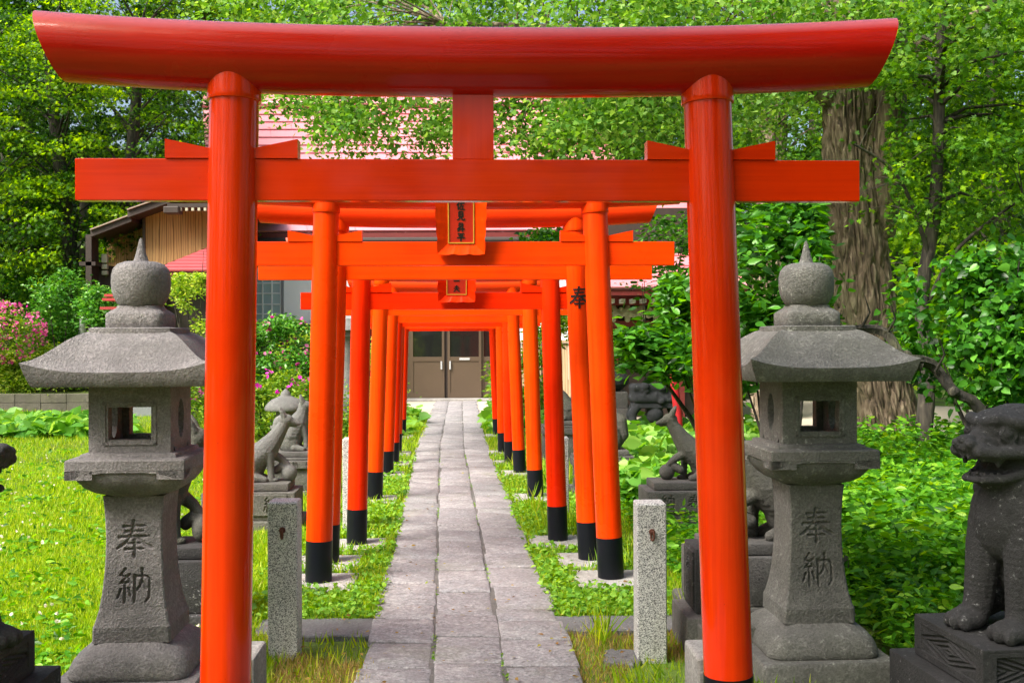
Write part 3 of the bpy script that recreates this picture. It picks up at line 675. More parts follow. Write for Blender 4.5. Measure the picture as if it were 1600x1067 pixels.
# painted character on the third gate's right pillar
p3 = [c for c in t3.children if c.name.startswith('pillar')][1]
s3 = 234.7; xc3 = (899 + 4 - 800) / s3 + ROLL * .5 - t3.location.x; mb = MB(); r3 = .0765
cen = Vector((xc3, 0, 0))
char_mesh(mb, 'hou', -.075, 1.70, .15, lambda X, Z_, o_: cen + Vector((math.sin((X + .004) / r3) * (r3 + .0008 + .0006 * o_), -math.cos((X + .004) / r3) * (r3 + .0008 + .0006 * o_), Z_)), .85)
ch = mb.build('painted_character', M['ink'], p3)
# concrete blocks bracing the front gate
for px, w, lab in ((366, .31, 'concrete footing block behind the left pillar of the nearest torii'), (1112, .31, 'concrete footing block behind the right pillar of the nearest torii')):
    mb = MB(); mb.box(-.085 if px < 800 else -.1, .1 if px < 800 else .085, -.12, .12, -.05, .30, None, .012); o = mb.build('footing_block', M['concrete']); q = G(px + (-1 if px < 800 else 5), 3.98); o.location = q; o.rotation_euler[2] = .04
    tag(o, lab, 'concrete block', 'footing blocks of the nearest gate')

# ================================================================== STONE LANTERNS
def lantern(loc, rz, label, mat, mirror=1):
    t = thing('stone_lantern', label, 'stone lantern', loc, rz, 'tall stone lanterns flanking the front gate')
    mb = MB(); mb.sqlathe([(.30, -.1), (.30, .085), (.29, .1)], .02); mb.build('foundation', mat, t, True, 40)
    mb = MB(); mb.sqlathe([(.245, .1), (.25, .108), (.25, .125), (.243, .150), (.232, .175), (.215, .198), (.195, .215), (.175, .228), (.168, .234), (.16, .238)], .07, 6); mb.build('base', mat, t, True, 50)
    # shaft: concave square pillar, finely meshed front with two carved characters
    zz = [.236, .300, .318, .37, .43, .50, .58, .66, .74, .80, .845]; ww = [.162, .160, .153, .140, .131, .124, .119, .117, .119, .1225, .127]
    wz = lambda z: np.interp(z, zz, ww)
    nz, nx = 230, 96; zs = np.linspace(.236, .845, nz); U = np.linspace(-1, 1, nx); UU, ZZ = np.meshgrid(U, zs); WW = wz(ZZ)
    X = UU * WW; ch = (1 - np.clip((np.abs(UU) - .93) / .07, 0, 1) ** 2 * .05)
    dep = engrave([('hou', -.075, .585, .155, .95), ('nou', -.070, .395, .145, .95)], X, ZZ) * .011
    rough_n = RNG.normal(size=X.shape) * .0007
    Y = -WW * ch + dep + rough_n; V = [np.stack([X.ravel(), Y.ravel(), ZZ.ravel()], 1)]; idx = np.arange(nx * nz).reshape(nz, nx)
    F = [np.stack([idx[:-1, :-1].ravel(), idx[:-1, 1:].ravel(), idx[1:, 1:].ravel(), idx[1:, :-1].ravel()], 1)]; off = nx * nz
    Y0 = -WW * ch
    for a in (1, 2, 3):
        ca, sa = round(math.cos(a * PI / 2)), round(math.sin(a * PI / 2)); xx = X * ca - Y0 * sa; yy = X * sa + Y0 * ca
        V.append(np.stack([xx.ravel(), yy.ravel(), ZZ.ravel()], 1)); F.append(F[0] + off * a)
    npmesh('shaft', np.concatenate(V), np.concatenate(F), mat, t, True)
    # middle platform with scalloped edge
    mb = MB(); mb.sqlathe([(.118, .84), (.135, .848), (.17, .862), (.20, .885), (.222, .915), (.232, .943), (.238, .964)], .08, 6)
    mb.sqlathe([(.236, .962), (.2425, .966), (.2425, 1.004), (.238, 1.010), (.20, 1.014), (.195, 1.028), (.17, 1.032)], .006, 2)
    for a in range(4):      # corner lobes of the scallop
        R = Matrix.Rotation(a * PI / 2, 4, 'Z'); pl = [(-.2415, .966), (-.2415, .928), (-.215, .931), (-.18, .940), (-.14, .950), (-.08, .957), (.08, .957), (.14, .950), (.18, .940), (.215, .931), (.2415, .928), (.2415, .966)]
        for (xa_, za_), (xb_, zb_) in zip(pl[1:-2], pl[2:-1]): mb.prism([(xa_, .9655), (xa_, za_), (xb_, zb_), (xb_, .9655)], -.2415, -.13, R)
    mb.build('platform', mat, t, True, 35)
    # fire box: four walls with openings
    mb = MB(); h = .168; z0, z1 = 1.03, 1.325; ow = .088; oz0, oz1 = 1.085, 1.222; th = .05
    for a in (0, 2):
        R = Matrix.Rotation(a * PI / 2, 4, 'Z'); sh = .0
        mb.box(-h, -ow, -h, -h + th, z0, z1, R); mb.box(ow, h, -h, -h + th, z0, z1, R); mb.box(-ow, ow, -h, -h + th, z0, oz0, R); mb.box(-ow, ow, -h, -h + th, oz1, z1, R)
        for x0, x1, za, zb in ((-ow - .022, -ow - .010, oz0 - .02, oz1 + .02), (ow + .010, ow + .022, oz0 - .02, oz1 + .02), (-ow - .022, ow + .022, oz1 + .010, oz1 + .02), (-ow - .022, ow + .022, oz0 - .02, oz0 - .010)): mb.box(x0, x1, -h - .005, -h + .002, za, zb, R)
    for sx in (-1, 1):
        # side walls with an oval window
        n = 28; outer = []; inner = []
        for k in range(n):
            th_ = 2 * PI * k / n; cy, cz = math.cos(th_), math.sin(th_); m_ = max(abs(cy), abs(cz)); outer.append((cy / m_ * (h - th), 1.177 + cz / m_ * .147)); inner.append((cy * .048, 1.165 + cz * .085))
        xa, xb = sx * h, sx * (h - th); vs = [(xa, y, z) for y, z in outer] + [(xa, y, z) for y, z in inner] + [(xb, y, z) for y, z in inner] + [(xb, y, z) for y, z in outer]
        mb.add(vs, [(i, (i + 1) % n, (i + 1) % n + n, i + n) for i in range(n)] + [(i + n, (i + 1) % n + n, (i + 1) % n + 2 * n, i + 2 * n) for i in range(n)] + [(i + 2 * n, (i + 1) % n + 2 * n, (i + 1) % n + 3 * n, i + 3 * n) for i in range(n)])
    mb.build('fire_box', mat, t)
    # roof
    mb = MB(); S = 24; N = 4 * 20; vs = []; rows = []
    prof = [(.0, 1.545), (.16, 1.535), (.20, 1.522), (.25, 1.493), (.30, 1.452), (.34, 1.418), (.375, 1.393), (.405, 1.377), (.412, 1.373)]
    def sq(t):
        a = t * 4; i = int(a) % 4; f = a - int(a); u = -1 + 2 * f; return [(u, -1), (1, u), (-u, 1), (-1, -u)][i], abs(u)
    for r0_, z in prof:
        r = r0_ if r0_ <= .16 else .16 + (r0_ - .16) * .80
        row = []
        for k in range(N):
            (x, y), u = sq(k / N); s_ = r0_ / .412; lift = .040 * u ** 3.5 * s_ ** 3; ridge = .007 * u ** 8 * (s_ > .3) * (1 - s_); ext = 1 + .035 * u ** 6 * s_ ** 3
            row.append(len(vs)); vs.append((x * r * ext, y * r * ext, z + lift + ridge))
        rows.append(row)
    for r, zf in ((.355, 1.345), (.344, 1.322), (.337, 1.314), (.17, 1.310)):
        row = []
        for k in range(N):
            (x, y), u = sq(k / N); ext = 1 + (.018 * u ** 6 if r > .35 else 0); row.append(len(vs)); vs.append((x * r * ext, y * r * ext, zf + (.022 * u ** 3.5 if r > .35 else 0)))
        rows.append(row)
    fs = [(rows[i][k], rows[i][(k + 1) % N], rows[i + 1][(k + 1) % N], rows[i + 1][k]) for i in range(len(rows) - 1) for k in range(N)]
    mb.add([(x * .985, y * .985, z) for x, y, z in vs], fs); mb.build('roof', mat, t, True, 38)
    # finial
    mb = MB(); mb.sqlathe([(.168, 1.53), (.168, 1.552), (.16, 1.556)], .004, 2); mb.build('roof_plate', mat, t, True, 30)
    mb = MB(); mb.sqlathe([(.119, 1.554), (.122, 1.558), (.122, 1.612), (.118, 1.618), (.10, 1.632), (.088, 1.640), (.085, 1.65)], .035, 5)
    mb.lathe([(.085, 1.645), (.098, 1.66), (.112, 1.685), (.121, 1.715), (.1235, 1.75), (.122, 1.785), (.115, 1.81), (.098, 1.830), (.07, 1.841), (.034, 1.843), (.030, 1.85), (.022, 1.875), (.015, 1.905), (.008, 1.935), (.003, 1.945)], 40)
    mb.build('jewel_finial', mat, t, True, 50)
    return t
lantern(G(221, 4.45), .06, 'grey stone lantern left of the front torii, lichen-stained base, beside the lawn', M['lantern'])
lantern(G(1260, 4.70), .06, 'darker weathered stone lantern right of the front torii, before the furrowed tree trunk', M['lantern_green'])

# ================================================================== GRANITE POSTS
def post(px, Z, h, w, label, hook=True):
    t = thing('granite_post', label, 'granite post', G(px, Z), .05 if px < 700 else .02, 'square granite posts beside the path')
    mb = MB(); mb.sqlathe([(w / 2, -.05), (w / 2, h - .007), (w / 2 - .006, h)], .005, 1); mb.build('post', M['granite'], t)
    if hook:
        mb = MB(); mb.tube([(0, -w / 2 + .01, h - .13), (0, -w / 2 - .012, h - .13)], [.016, .014], 12)
        ring = [(.0 + .006 * math.sin(a), -w / 2 - .018 - .010 * math.sin(a), h - .145 + .022 * math.cos(a)) for a in np.linspace(0, 2 * PI, 15)]
        mb.tube(ring, [.0045] * 15, 6); mb.build('iron_ring', M['rust'], t, True, 50)
    return t
post(444, 4.86, .742, .138, 'speckled granite post standing left of the path between the first two gates'); post(1014, 4.80, .738, .136, 'speckled granite post standing right of the path between the first two gates')
post(550, 8.0, .735, .14, 'granite post half hidden behind the left pillar of the fourth gate', False); post(873, 8.0, .735, .14, 'granite post half hidden behind the right pillar of the fourth gate', False)

# ================================================================== GUARDIAN LIONS
def lion_sculpt():
    s = Sculpt()
    for y in (-1, 1):
        s.ell((-.13, y * .13, .17), (.18, .09, .17)); s.limb([(.00, y * .17, .10), (.10, y * .18, .05)], [.065, .05]); s.ell((.13, y * .18, .04), (.07, .055, .045))
        s.limb([(.10, y * .085, .50), (.13, y * .095, .36), (.155, y * .10, .24), (.165, y * .105, .12), (.18, y * .11, .06)], [.095, .085, .068, .062, .058])
        s.ell((.225, y * .11, .045), (.085, .07, .048))
        for q in (-1, 0, 1): s.ell((.285 - abs(q) * .012, y * .11 + q * .042, .036), (.035, .022, .034))
        s.ell((.10, y * .15, .42), (.06, .05, .10)); s.ell((.05, y * .13, .50), (.1, .06, .12))
    s.ell((-.08, 0, .27), (.20, .16, .22)); s.limb([(-.09, 0, .25), (.07, 0, .52)], [.175, .165]); s.ell((.12, 0, .46), (.12, .14, .17)); s.ell((.06, 0, .62), (.155, .165, .15))
    # head: domed crown, heavy brow, broad nose, open jaws
    s.ell((.07, 0, .81), (.17, .145, .125)); s.ell((.05, 0, .73), (.13, .155, .13)); s.ell((.16, 0, .84), (.12, .115, .085))
    for y in (-1, 1):
        s.limb([(.262, y * .018, .868), (.245, y * .065, .880), (.185, y * .112, .868), (.10, y * .142, .835)], [.022, .027, .026, .016])
        s.ell((.222, y * .088, .822), (.026, .024, .021))
        pts = [(.222 + .034 * math.cos(q), y * (.098 - .010 * math.cos(q)), .822 + .027 * math.sin(q)) for q in np.linspace(0, 2 * PI, 12)]; s.limb(pts, [.0075] * 12)
        s.limb([(.335, y * .058, .755), (.27, y * .094, .750), (.18, y * .122, .752), (.11, y * .138, .735), (.08, y * .142, .70)], [.026, .027, .026, .024, .02])       # upper lip
        s.limb([(.318, y * .058, .728), (.25, y * .088, .722)], [.012, .012])
        s.limb([(.300, y * .045, .640), (.23, y * .080, .643), (.16, y * .105, .662), (.10, y * .128, .69)], [.017, .019, .022, .030])                                  # lower lip
        s.ell((.262, y * .082, .708), (.012, .011, .020)); s.ell((.355, y * .032, .785), (.026, .024, .022)); s.limb([(.30, y * .045, .80), (.25, y * .06, .79), (.2, y * .105, .78)], [.018, .015, .012])
        for q in range(5): s.ell((.345 - .018 * q, y * (.015 + .017 * q), .730), (.009, .009, .012))
        for q in range(4): s.ell((.305 - .020 * q, y * (.020 + .016 * q), .664), (.007, .007, .010))
        s.limb([(.03, y * .145, .86), (-.03, y * .165, .85), (-.075, y * .160, .80)], [.026, .034, .016]); s.ell((-.02, y * .172, .835), (.035, .012, .02))              # ear
        for q in range(5): z_ = .915 - .005 * q * q; s.limb([(.20 - .012 * q, y * (.012 + .024 * q), z_ - .004), (.10, y * (.018 + .028 * q), z_ + .012 - .002 * q), (.0, y * (.018 + .030 * q), z_ + .008), (-.09, y * (.018 + .028 * q), z_ - .05)], [.006, .012, .013, .012])
        for cx, cz, rr in ((.055, .598, .052), (-.035, .575, .055), (-.085, .655, .055), (-.115, .745, .05), (.13, .582, .036), (.035, .672, .042)):
            yy = y * (.158 + .012 * (cx < 0) - .03 * (cx > .1)); pts = []
            for q in np.linspace(0, 4.0 * PI, 30): r_ = rr * (1 - q / (4.6 * PI)); pts.append((cx + r_ * math.cos(q + 1), yy + y * .020 * (q / 12), cz + r_ * math.sin(q + 1)))
            s.limb(pts, [.0085] * len(pts)); s.ell((cx, yy - y * .008, cz), (rr * .95, .014, rr * .95))
        for q in range(5): s.limb([(.15 - q * .035, y * (.085 + q * .013), .668), (.13 - q * .035, y * (.12 + q * .01), .635), (.115 - q * .04, y * .155, .60)], [.008, .010, .008])
        for q in range(4): s.limb([(.15, y * (.02 + .03 * q), .60), (.165, y * (.015 + .03 * q), .56), (.150, y * (.03 + .03 * q), .52)], [.010, .011, .004])
    s.ell((-.06, 0, .70), (.10, .13, .17)); s.ell((-.10, 0, .55), (.10, .11, .16)); s.ell((.29, 0, .770), (.085, .080, .036)); s.ell((.345, 0, .800), (.034, .036, .022)); s.ell((.25, 0, .805), (.07, .05, .04)); s.ell((.235, 0, .636), (.085, .072, .020)); s.ell((.12, 0, .67), (.07, .09, .05)); s.ell((.24, 0, .662), (.055, .040, .010))
    s.ell((.31, 0, .742), (.045, .058, .014)); s.ell((.2, 0, .62), (.06, .06, .03))
    for q in range(5): s.limb([(.02 - q * .03, -.09 + .045 * q, .90), (-.10, -.09 + .045 * q, .80), (-.15, -.09 + .045 * q, .62), (-.19, -.08 + .04 * q, .48)], [.025, .03, .035, .02])
    s.limb([(-.24, 0, .10), (-.30, 0, .26), (-.30, 0, .45), (-.24, 0, .60)], [.05, .08, .07, .03])
    for y in (-1, 1): s.limb([(-.28, y * .04, .15), (-.34, y * .07, .32), (-.30, y * .08, .48)], [.03, .04, .015])
    return s.mesh('lion', .0062, 2)
LION = lion_sculpt()
def diamond(X, Z, w, h, zc, x0, x1, cell=.30):
    """carved panel of interlaced lozenges"""
    u = (X - (x0 + x1) / 2); v = (Z - zc); inside = (np.abs(u) < (x1 - x0) / 2) & (np.abs(v) < h / 2)
    a = np.abs(((u + cell / 2) % cell) - cell / 2) / (cell / 2) + np.abs(v) / (h / 2)
    rings = .5 + .5 * np.cos(a * PI * 5.5); return np.where(inside, (.010 * rings * (a < 1.25) + .004), 0)
def guardian(loc, rz_plinth, facing, label, mirror):
    t = thing('guardian_lion', label, 'guardian lion statue', loc, rz_plinth, 'stone guardian lions at the front corners')
    b = link('lion_body', LION, M['lion'], t); b.scale = (.93,) * 3; b.rotation_euler[2] = facing; b.location = (.06 if mirror else 0, 0, .375)
    if mirror: pass
    mb = MB(); mb.box(-.318, .318, -.234, .25, .22, .378, None, .006); mb.box(-.333, .333, -.250, .252, .366, .379, None, .003); mb.box(-.333, .333, -.250, .252, .219, .232, None, .003); [mb.box(a, a + .023, b, b + .023, .23, .368) for a in (-.333, .31) for b in (-.25, .229)]; p = mb.build('plinth', M['lion'], t)
    for R in (Matrix.Identity(4), Matrix.Rotation(-PI / 2, 4, 'Z'), Matrix.Rotation(PI / 2, 4, 'Z')):
        side = R != Matrix.Identity(4); w = .46 if side else .62; yy = -.333 if side else -.250
        relief_face('carved_panel', w, .232, .366, yy, lambda X, Z: diamond(X, Z, w, .10, .298, -w / 2 + .03, w / 2 - .03, (w - .06) / 2 if not side else w - .06), M['lion'], p, 170, 60, R)
    mb = MB(); mb.box(-.40, .40, -.34, .34, .0, .215, None, .008); mb.box(-.45, .45, -.38, .38, -.05, .05, None, .01); mb.build('lower_plinth', M['lion'], t, True, 30)
    return t
guardian(G(1606, 3.95), .10, PI + .30, 'dark open-mouthed guardian lion at the right edge, on a plinth carved with lozenges', False)
guardian(G(-140, 3.72), .03, -.30, 'dark guardian lion cut off by the left edge, on a plinth carved with lozenges', True)

# ================================================================== FOXES
def fox_sculpt(kind):
    s = Sculpt(); FAT = 1.36; _l, _e = s.limb, s.ell
    s.limb = lambda p, r: _l(p, [q * FAT for q in r]); s.ell = lambda c, r, rot=None: _e(c, tuple(q * 1.18 for q in r), rot)
    if kind == 'lean':       # leaning forward with a raised paw over a ball
        for y in (-1, 1):
            s.ell((-.17, y * .06, .12), (.10, .045, .12)); s.limb([(-.10, y * .075, .05), (-.02, y * .08, .025)], [.035, .024])
        s.ell((-.15, 0, .16), (.12, .085, .13)); s.limb([(-.15, 0, .18), (-.02, 0, .28), (.06, 0, .38)], [.10, .085, .062]); s.limb([(.06, 0, .38), (.13, 0, .49), (.16, 0, .54)], [.062, .045, .042])
        s.limb([(.02, -.05, .26), (.035, -.055, .14), (.04, -.055, .02)], [.04, .024, .024]); s.ell((.06, -.055, .02), (.04, .025, .02))
        s.limb([(.03, .04, .26), (.13, .03, .20), (.18, .02, .15)], [.035, .026, .022]); s.ell((.20, .0, .075), (.062, .062, .065)); s.limb([(.08, .03, .10), (.13, .02, .13), (.16, .0, .12)], [.03, .03, .02])
        s.ell((.17, 0, .565), (.060, .050, .048)); s.limb([(.20, 0, .555), (.245, 0, .54), (.285, 0, .528)], [.034, .022, .014]); s.limb([(.20, 0, .53), (.255, 0, .508)], [.02, .010])
        for y in (-1, 1): s.limb([(.155, y * .030, .60), (.135, y * .040, .645), (.115, y * .045, .685)], [.022, .016, .006]); s.ell((.20, y * .038, .575), (.016, .008, .009))
        s.limb([(-.25, 0, .08), (-.33, .0, .20), (-.33, 0, .36), (-.27, 0, .50), (-.25, 0, .56)], [.035, .06, .07, .045, .02])
    else:                    # sitting upright
        for y in (-1, 1):
            s.ell((-.09, y * .065, .11), (.09, .045, .11)); s.limb([(-.04, y * .08, .04), (.05, y * .085, .022)], [.032, .022])
            s.limb([(.04, y * .038, .27), (.08, y * .042, .14), (.085, y * .042, .02)], [.036, .024, .022]); s.ell((.11, y * .042, .02), (.035, .024, .02))
        s.ell((-.08, 0, .14), (.11, .09, .13)); s.limb([(-.08, 0, .16), (.0, 0, .30), (.035, 0, .38)], [.095, .078, .052]); s.limb([(.035, 0, .38), (.05, 0, .44)], [.052, .045])
        s.ell((.065, 0, .475), (.060, .050, .048)); s.limb([(.10, 0, .465), (.145, 0, .452), (.18, 0, .442)], [.034, .022, .014]); s.limb([(.10, 0, .445), (.15, 0, .428)], [.018, .010])
        for y in (-1, 1): s.limb([(.045, y * .030, .51), (.03, y * .038, .55), (.02, y * .042, .59)], [.022, .016, .006])
        s.limb([(-.17, 0, .05), (-.22, 0, .16), (-.20, 0, .30), (-.16, 0, .38)], [.03, .05, .05, .015])
    return s.mesh('fox_' + kind, .0062, 2)
FOX = {'lean': fox_sculpt('lean'), 'sit': fox_sculpt('sit')}
def fox(px, Z, kind, h, sc, face, label, mat, w=.62, text=None, matp=None, d=.42, extra=None, yaw=.05):
    t = thing('fox_statue', label, 'fox statue', G(px, Z), yaw, 'stone fox statues on plinths along the path')
    b = link('fox_body', FOX[kind], None, t); 
    if len(b.data.materials) == 0: b.data.materials.append(M['fox'])
    b.material_slots[0].link = 'OBJECT'; b.material_slots[0].material = mat
    b.scale = (sc, sc, sc); b.location = (0, 0, h - .004); b.rotation_euler[2] = face
    mp_ = matp or M['plinth']; mb = MB(); w2 = w / 2
    if kind == 'lean':
        mb.box(-w2 * .84, w2 * .84, -d * .40, d * .40, h - .06, h, None, .008); mb.build('top_slab', mp_, t, True, 30)
        mb = MB(); mb.box(-w2, w2, -d * .5, d * .5, .10, h - .063, None, .008); p = mb.build('plinth', mp_, t, True, 30)
        mb = MB(); mb.box(-w2 * 1.12, w2 * 1.12, -d * .6, d * .6, -.05, .098, None, .02); mb.build('plinth_foot', mp_, t, True, 30)
    else:
        mb.box(-w2 * .8, w2 * .8, -d * .4, d * .4, h - .05, h, None, .008); mb.box(-w2 * .95, w2 * .95, -d * .47, d * .47, h - .075, h - .052, None, .006); mb.box(-w2 * .98, w2 * .98, -d * .49, d * .49, h - .16, h - .077, None, .006); mb.build('top_slab', mp_, t, True, 30)
        mb = MB(); mb.box(-w2 * .9, w2 * .9, -d * .44, d * .44, .06, h - .163, None, .008); p = mb.build('plinth', mp_, t, True, 30)
        mb = MB(); mb.box(-w2 * 1.1, w2 * 1.1, -d * .55, d * .55, -.05, .058, None, .015); mb.build('plinth_foot', mp_, t, True, 30)
    if text:
        for keys, tw, z0, z1, yy, xs_, sz in text:
            zc = (z0 + z1) / 2
            relief_face('inscription', tw, z0, z1, -yy, lambda X, Z_: engrave([(k_, x_ - sz / 2, zc - sz / 2, sz, 1.1) for k_, x_ in zip(keys, xs_)], X, Z_) * .009, mp_, p, 150, 60)
    return t
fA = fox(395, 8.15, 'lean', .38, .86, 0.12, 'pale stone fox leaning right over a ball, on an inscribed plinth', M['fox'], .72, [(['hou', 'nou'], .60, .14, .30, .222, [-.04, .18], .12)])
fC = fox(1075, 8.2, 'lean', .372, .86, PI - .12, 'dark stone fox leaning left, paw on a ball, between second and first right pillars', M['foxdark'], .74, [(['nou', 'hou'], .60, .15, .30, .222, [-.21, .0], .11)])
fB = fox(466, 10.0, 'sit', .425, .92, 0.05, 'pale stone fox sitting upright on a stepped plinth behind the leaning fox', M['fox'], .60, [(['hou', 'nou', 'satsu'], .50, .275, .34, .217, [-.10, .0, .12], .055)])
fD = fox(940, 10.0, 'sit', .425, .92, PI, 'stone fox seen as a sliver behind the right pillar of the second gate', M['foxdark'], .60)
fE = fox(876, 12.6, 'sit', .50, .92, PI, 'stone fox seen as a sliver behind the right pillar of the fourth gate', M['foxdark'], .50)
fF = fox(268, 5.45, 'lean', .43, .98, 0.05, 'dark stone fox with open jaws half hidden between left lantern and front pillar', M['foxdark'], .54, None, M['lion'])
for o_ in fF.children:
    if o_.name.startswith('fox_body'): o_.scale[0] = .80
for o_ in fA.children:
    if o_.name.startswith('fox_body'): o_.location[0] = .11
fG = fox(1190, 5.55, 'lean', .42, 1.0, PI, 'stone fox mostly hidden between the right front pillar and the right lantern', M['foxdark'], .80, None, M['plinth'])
# inscribed dark block beside the front right pillar
t = thing('inscribed_block', 'dark inscribed stone block on two steps beside the right front pillar', 'inscribed stone', G(1110, 5.0), .04)
mb = MB(); mb.box(-.105, .15, -.13, .13, .19, .50, None, .008); p = mb.build('block', M['lion'], t, True, 30)
relief_face('inscription', .20, .22, .48, -.114, lambda X, Z_: engrave([('hou', -.05, .36, .10, 1.1), ('nou', -.05, .24, .10, 1.1)], X, Z_) * .006, M['lion'], p, 90, 100, Matrix.Rotation(-PI / 2, 4, 'Z'))
mb = MB(); mb.box(-.16, .17, -.20, .18, -.05, .188, None, .008); mb.box(-.115, .17, -.30, -.202, -.05, .17, None, .006); mb.build('step', M['plinth'], t, True, 30)

# low broad-roofed lantern behind the foxes
t = thing('snow_viewing_lantern', 'low stone lantern with a wide round cap behind the two left foxes', 'stone lantern', G(446, 13.2))
mb = MB(); mb.lathe([(.26, .60), (.268, .62), (.255, .655), (.22, .70), (.17, .74), (.10, .77), (.07, .785), (.065, .80), (.055, .83), (.02, .86), (.004, .875)], 28); mb.build('cap', M['fox'], t, True, 50)
mb = MB(); mb.lathe([(.13, .40), (.13, .60)], 6); mb.lathe([(.2, .36), (.2, .40)], 6); mb.lathe([(.10, 0), (.08, .2), (.10, .36)], 8); mb.build('fire_box', M['fox'], t)
# ================================================================== right middle ground
t = thing('stone_basin', 'blackened carved stone basin on scrolled legs beyond the right foxes', 'stone basin', G(1021, 13.9))
s = Sculpt()
s.ell((0, 0, .72), (.30, .24, .12)); s.limb([(-.26, -.16, .70), (.26, -.16, .70), (.26, .16, .70), (-.26, .16, .70), (-.26, -.16, .70)], [.075] * 5); s.limb([(-.27, -.17, .84), (.27, -.17, .84), (.27, .17, .84), (-.27, .17, .84), (-.27, -.17, .84)], [.055] * 5)
rr = random.Random(3)
for q in range(26): s.ell((rr.uniform(-.3, .3), -.19 + rr.uniform(-.03, .03), rr.uniform(.66, .9)), (rr.uniform(.03, .05),) * 3)
s.mb.box(-.31, .31, -.2, .2, .66, .86); b = link('bowl', s.mesh('bowl', .014, 1), M['charcoal'], t)
s = Sculpt()
for sx in (-1, 1): s.limb([(sx * .24, -.14, .60), (sx * .31, -.17, .50), (sx * .30, -.18, .38), (sx * .20, -.17, .28)], [.07, .06, .05, .06]); s.limb([(sx * .24, .14, .60), (sx * .3, .17, .45), (sx * .22, .16, .28)], [.07, .06, .05])
s.ell((0, -.1, .48), (.12, .12, .13)); s.mb.box(-.3, .3, -.2, .2, .57, .645); s.mb.box(-.28, .28, -.2, .2, .24, .30)
link('legs', s.mesh('legs', .014, 1), M['charcoal'], t)
mb = MB(); mb.box(-.45, .50, -.32, .32, -.05, .24, None, .02); mb.build('pedestal', M['plinth'], t, True, 30)
t = thing('lantern_pedestal', 'dark stepped stone lantern half hidden behind the second gate pillar', 'stone lantern', G(950, 14.6))
mb = MB(); mb.sqlathe([(.36, -.05), (.36, .28), (.34, .3)], .01, 2); mb.sqlathe([(.30, .3), (.30, .5), (.29, .52)], .01, 2); mb.sqlathe([(.25, .52), (.25, .74), (.24, .76)], .01, 2); mb.build('steps', M['plinth'], t, True, 30)
mb = MB(); mb.lathe([(.16, .76), (.22, .80), (.29, .86), (.30, .94), (.24, 1.02), (.14, 1.08), (.12, 1.2), (.05, 1.26)], 20); mb.build('shaft', M['lion'], t, True, 40)
t = thing('vase_lantern', 'pale vase-shaped stone lantern seen between left pillars of third and fourth gates', 'stone lantern', G(545, 17.0))
mb = MB(); mb.lathe([(.20, .05), (.2, .55), (.13, .60), (.11, .8), (.10, 1.1), (.12, 1.35), (.16, 1.5), (.22, 1.56), (.22, 1.62), (.30, 1.66), (.1, 1.85)], 24); mb.build('shaft', M['fox'], t, True, 40)
mb = MB(); mb.sqlathe([(.3, -.05), (.3, .05)], .01, 2); mb.build('foot', M['concrete'], t)
mb = MB(); a, b = P(1060, 652, 12.4), P(1050, 572, 12.4); mb.tube([Vector((a.x, a.y, 0)), a, a.lerp(b, .5), b], [.052, .052, .05, .036], 16); tag(mb.build('red_post', M['redpost'], None, True), 'crimson round post leaning slightly beyond the right leaning fox', 'post')
# ================================================================== BUILDINGS
def X_(px, Z): return (px - 800) * Z / FPX
def Z_(py, Z): return EYE + (HOR - py) * Z / FPX
def tiled_slope(mb, a, b, c, d, rows, step=.03):
    """roof plane from eave a-b to ridge d-c, laid in overlapping courses"""
    a, b, c, d = map(Vector, (a, b, c, d)); n = (b - a).cross(d - a).normalized()
    if n.z < 0: n = -n
    for i in range(rows):
        t0, t1 = i / rows, (i + 1.08) / rows; p, q = a.lerp(d, t0), b.lerp(c, t0); r, s = b.lerp(c, min(1, t1)), a.lerp(d, min(1, t1))
        L_ = (q - p).length; m = max(1, int(L_ / 1.1)); sh = (i % 2) * .5 / m
        us = [0] + [min(1, k / m + sh) for k in range(m + 1) if 0 < k / m + sh < 1] + [1]
        for u0, u1 in zip(us[:-1], us[1:]):
            if u1 - u0 < .01: continue
            g_ = .004 / max(L_, .1); p0, q0 = p.lerp(q, u0 + g_), p.lerp(q, u1 - g_); r0, s0 = s.lerp(r, u1 - g_), s.lerp(r, u0 + g_)
            mb.add([p0 + n * step, q0 + n * step, r0, s0, p0 - n * .01, q0 - n * .01], [(0, 1, 2, 3), (4, 5, 1, 0)])
    mb.add([a - n * .03, b - n * .03, c - n * .03, d - n * .03], [(0, 1, 2, 3)])
WZ = 25.3
# --- main hall
hall = thing('shrine_hall', 'white walled hall with big pink-red metal roof at the end of the path', 'building', (0, WZ, 0))
def part(mb, name, mat, parent, smooth=False):
    o = mb.build(name, mat, parent, smooth)
    root = parent
    while root.parent: root = root.parent
    o.data.transform(Matrix.Translation(-root.location)); return o
x0, x1 = X_(330, WZ), X_(905, WZ)
mb = MB(); mb.box(x0, X_(627, WZ), WZ, WZ + 6, Z_(505, WZ), 4.3); mb.box(X_(627, WZ), X_(780, WZ), WZ + .02, WZ + 6, 2.25, 4.3); mb.box(X_(780, WZ), x1, WZ, WZ + 6, .5, 4.3); wallo = part(mb, 'wall', M['plaster'], hall)
mb = MB(); mb.box(x0, X_(627, WZ), WZ + .15, WZ + 5.9, 0, Z_(513, WZ)); mb.box(x0 - .1, X_(627, WZ) + .05, WZ - .12, WZ + .2, Z_(513, WZ), Z_(505, WZ)); mb.box(X_(780, WZ), x1, WZ + .1, WZ + 5, 0, .5); part(mb, 'under_floor', M['darkwood'], hall)
mb = MB()
for px in (560, 627, 780): mb.box(X_(px, WZ) - .09, X_(px, WZ) + .09, WZ - .06, WZ + .1, 0, 4.2)
mb.box(x0, x1, WZ - .05, WZ + .02, 3.3, 3.5); part(mb, 'timber_post', M['maroon'], hall)
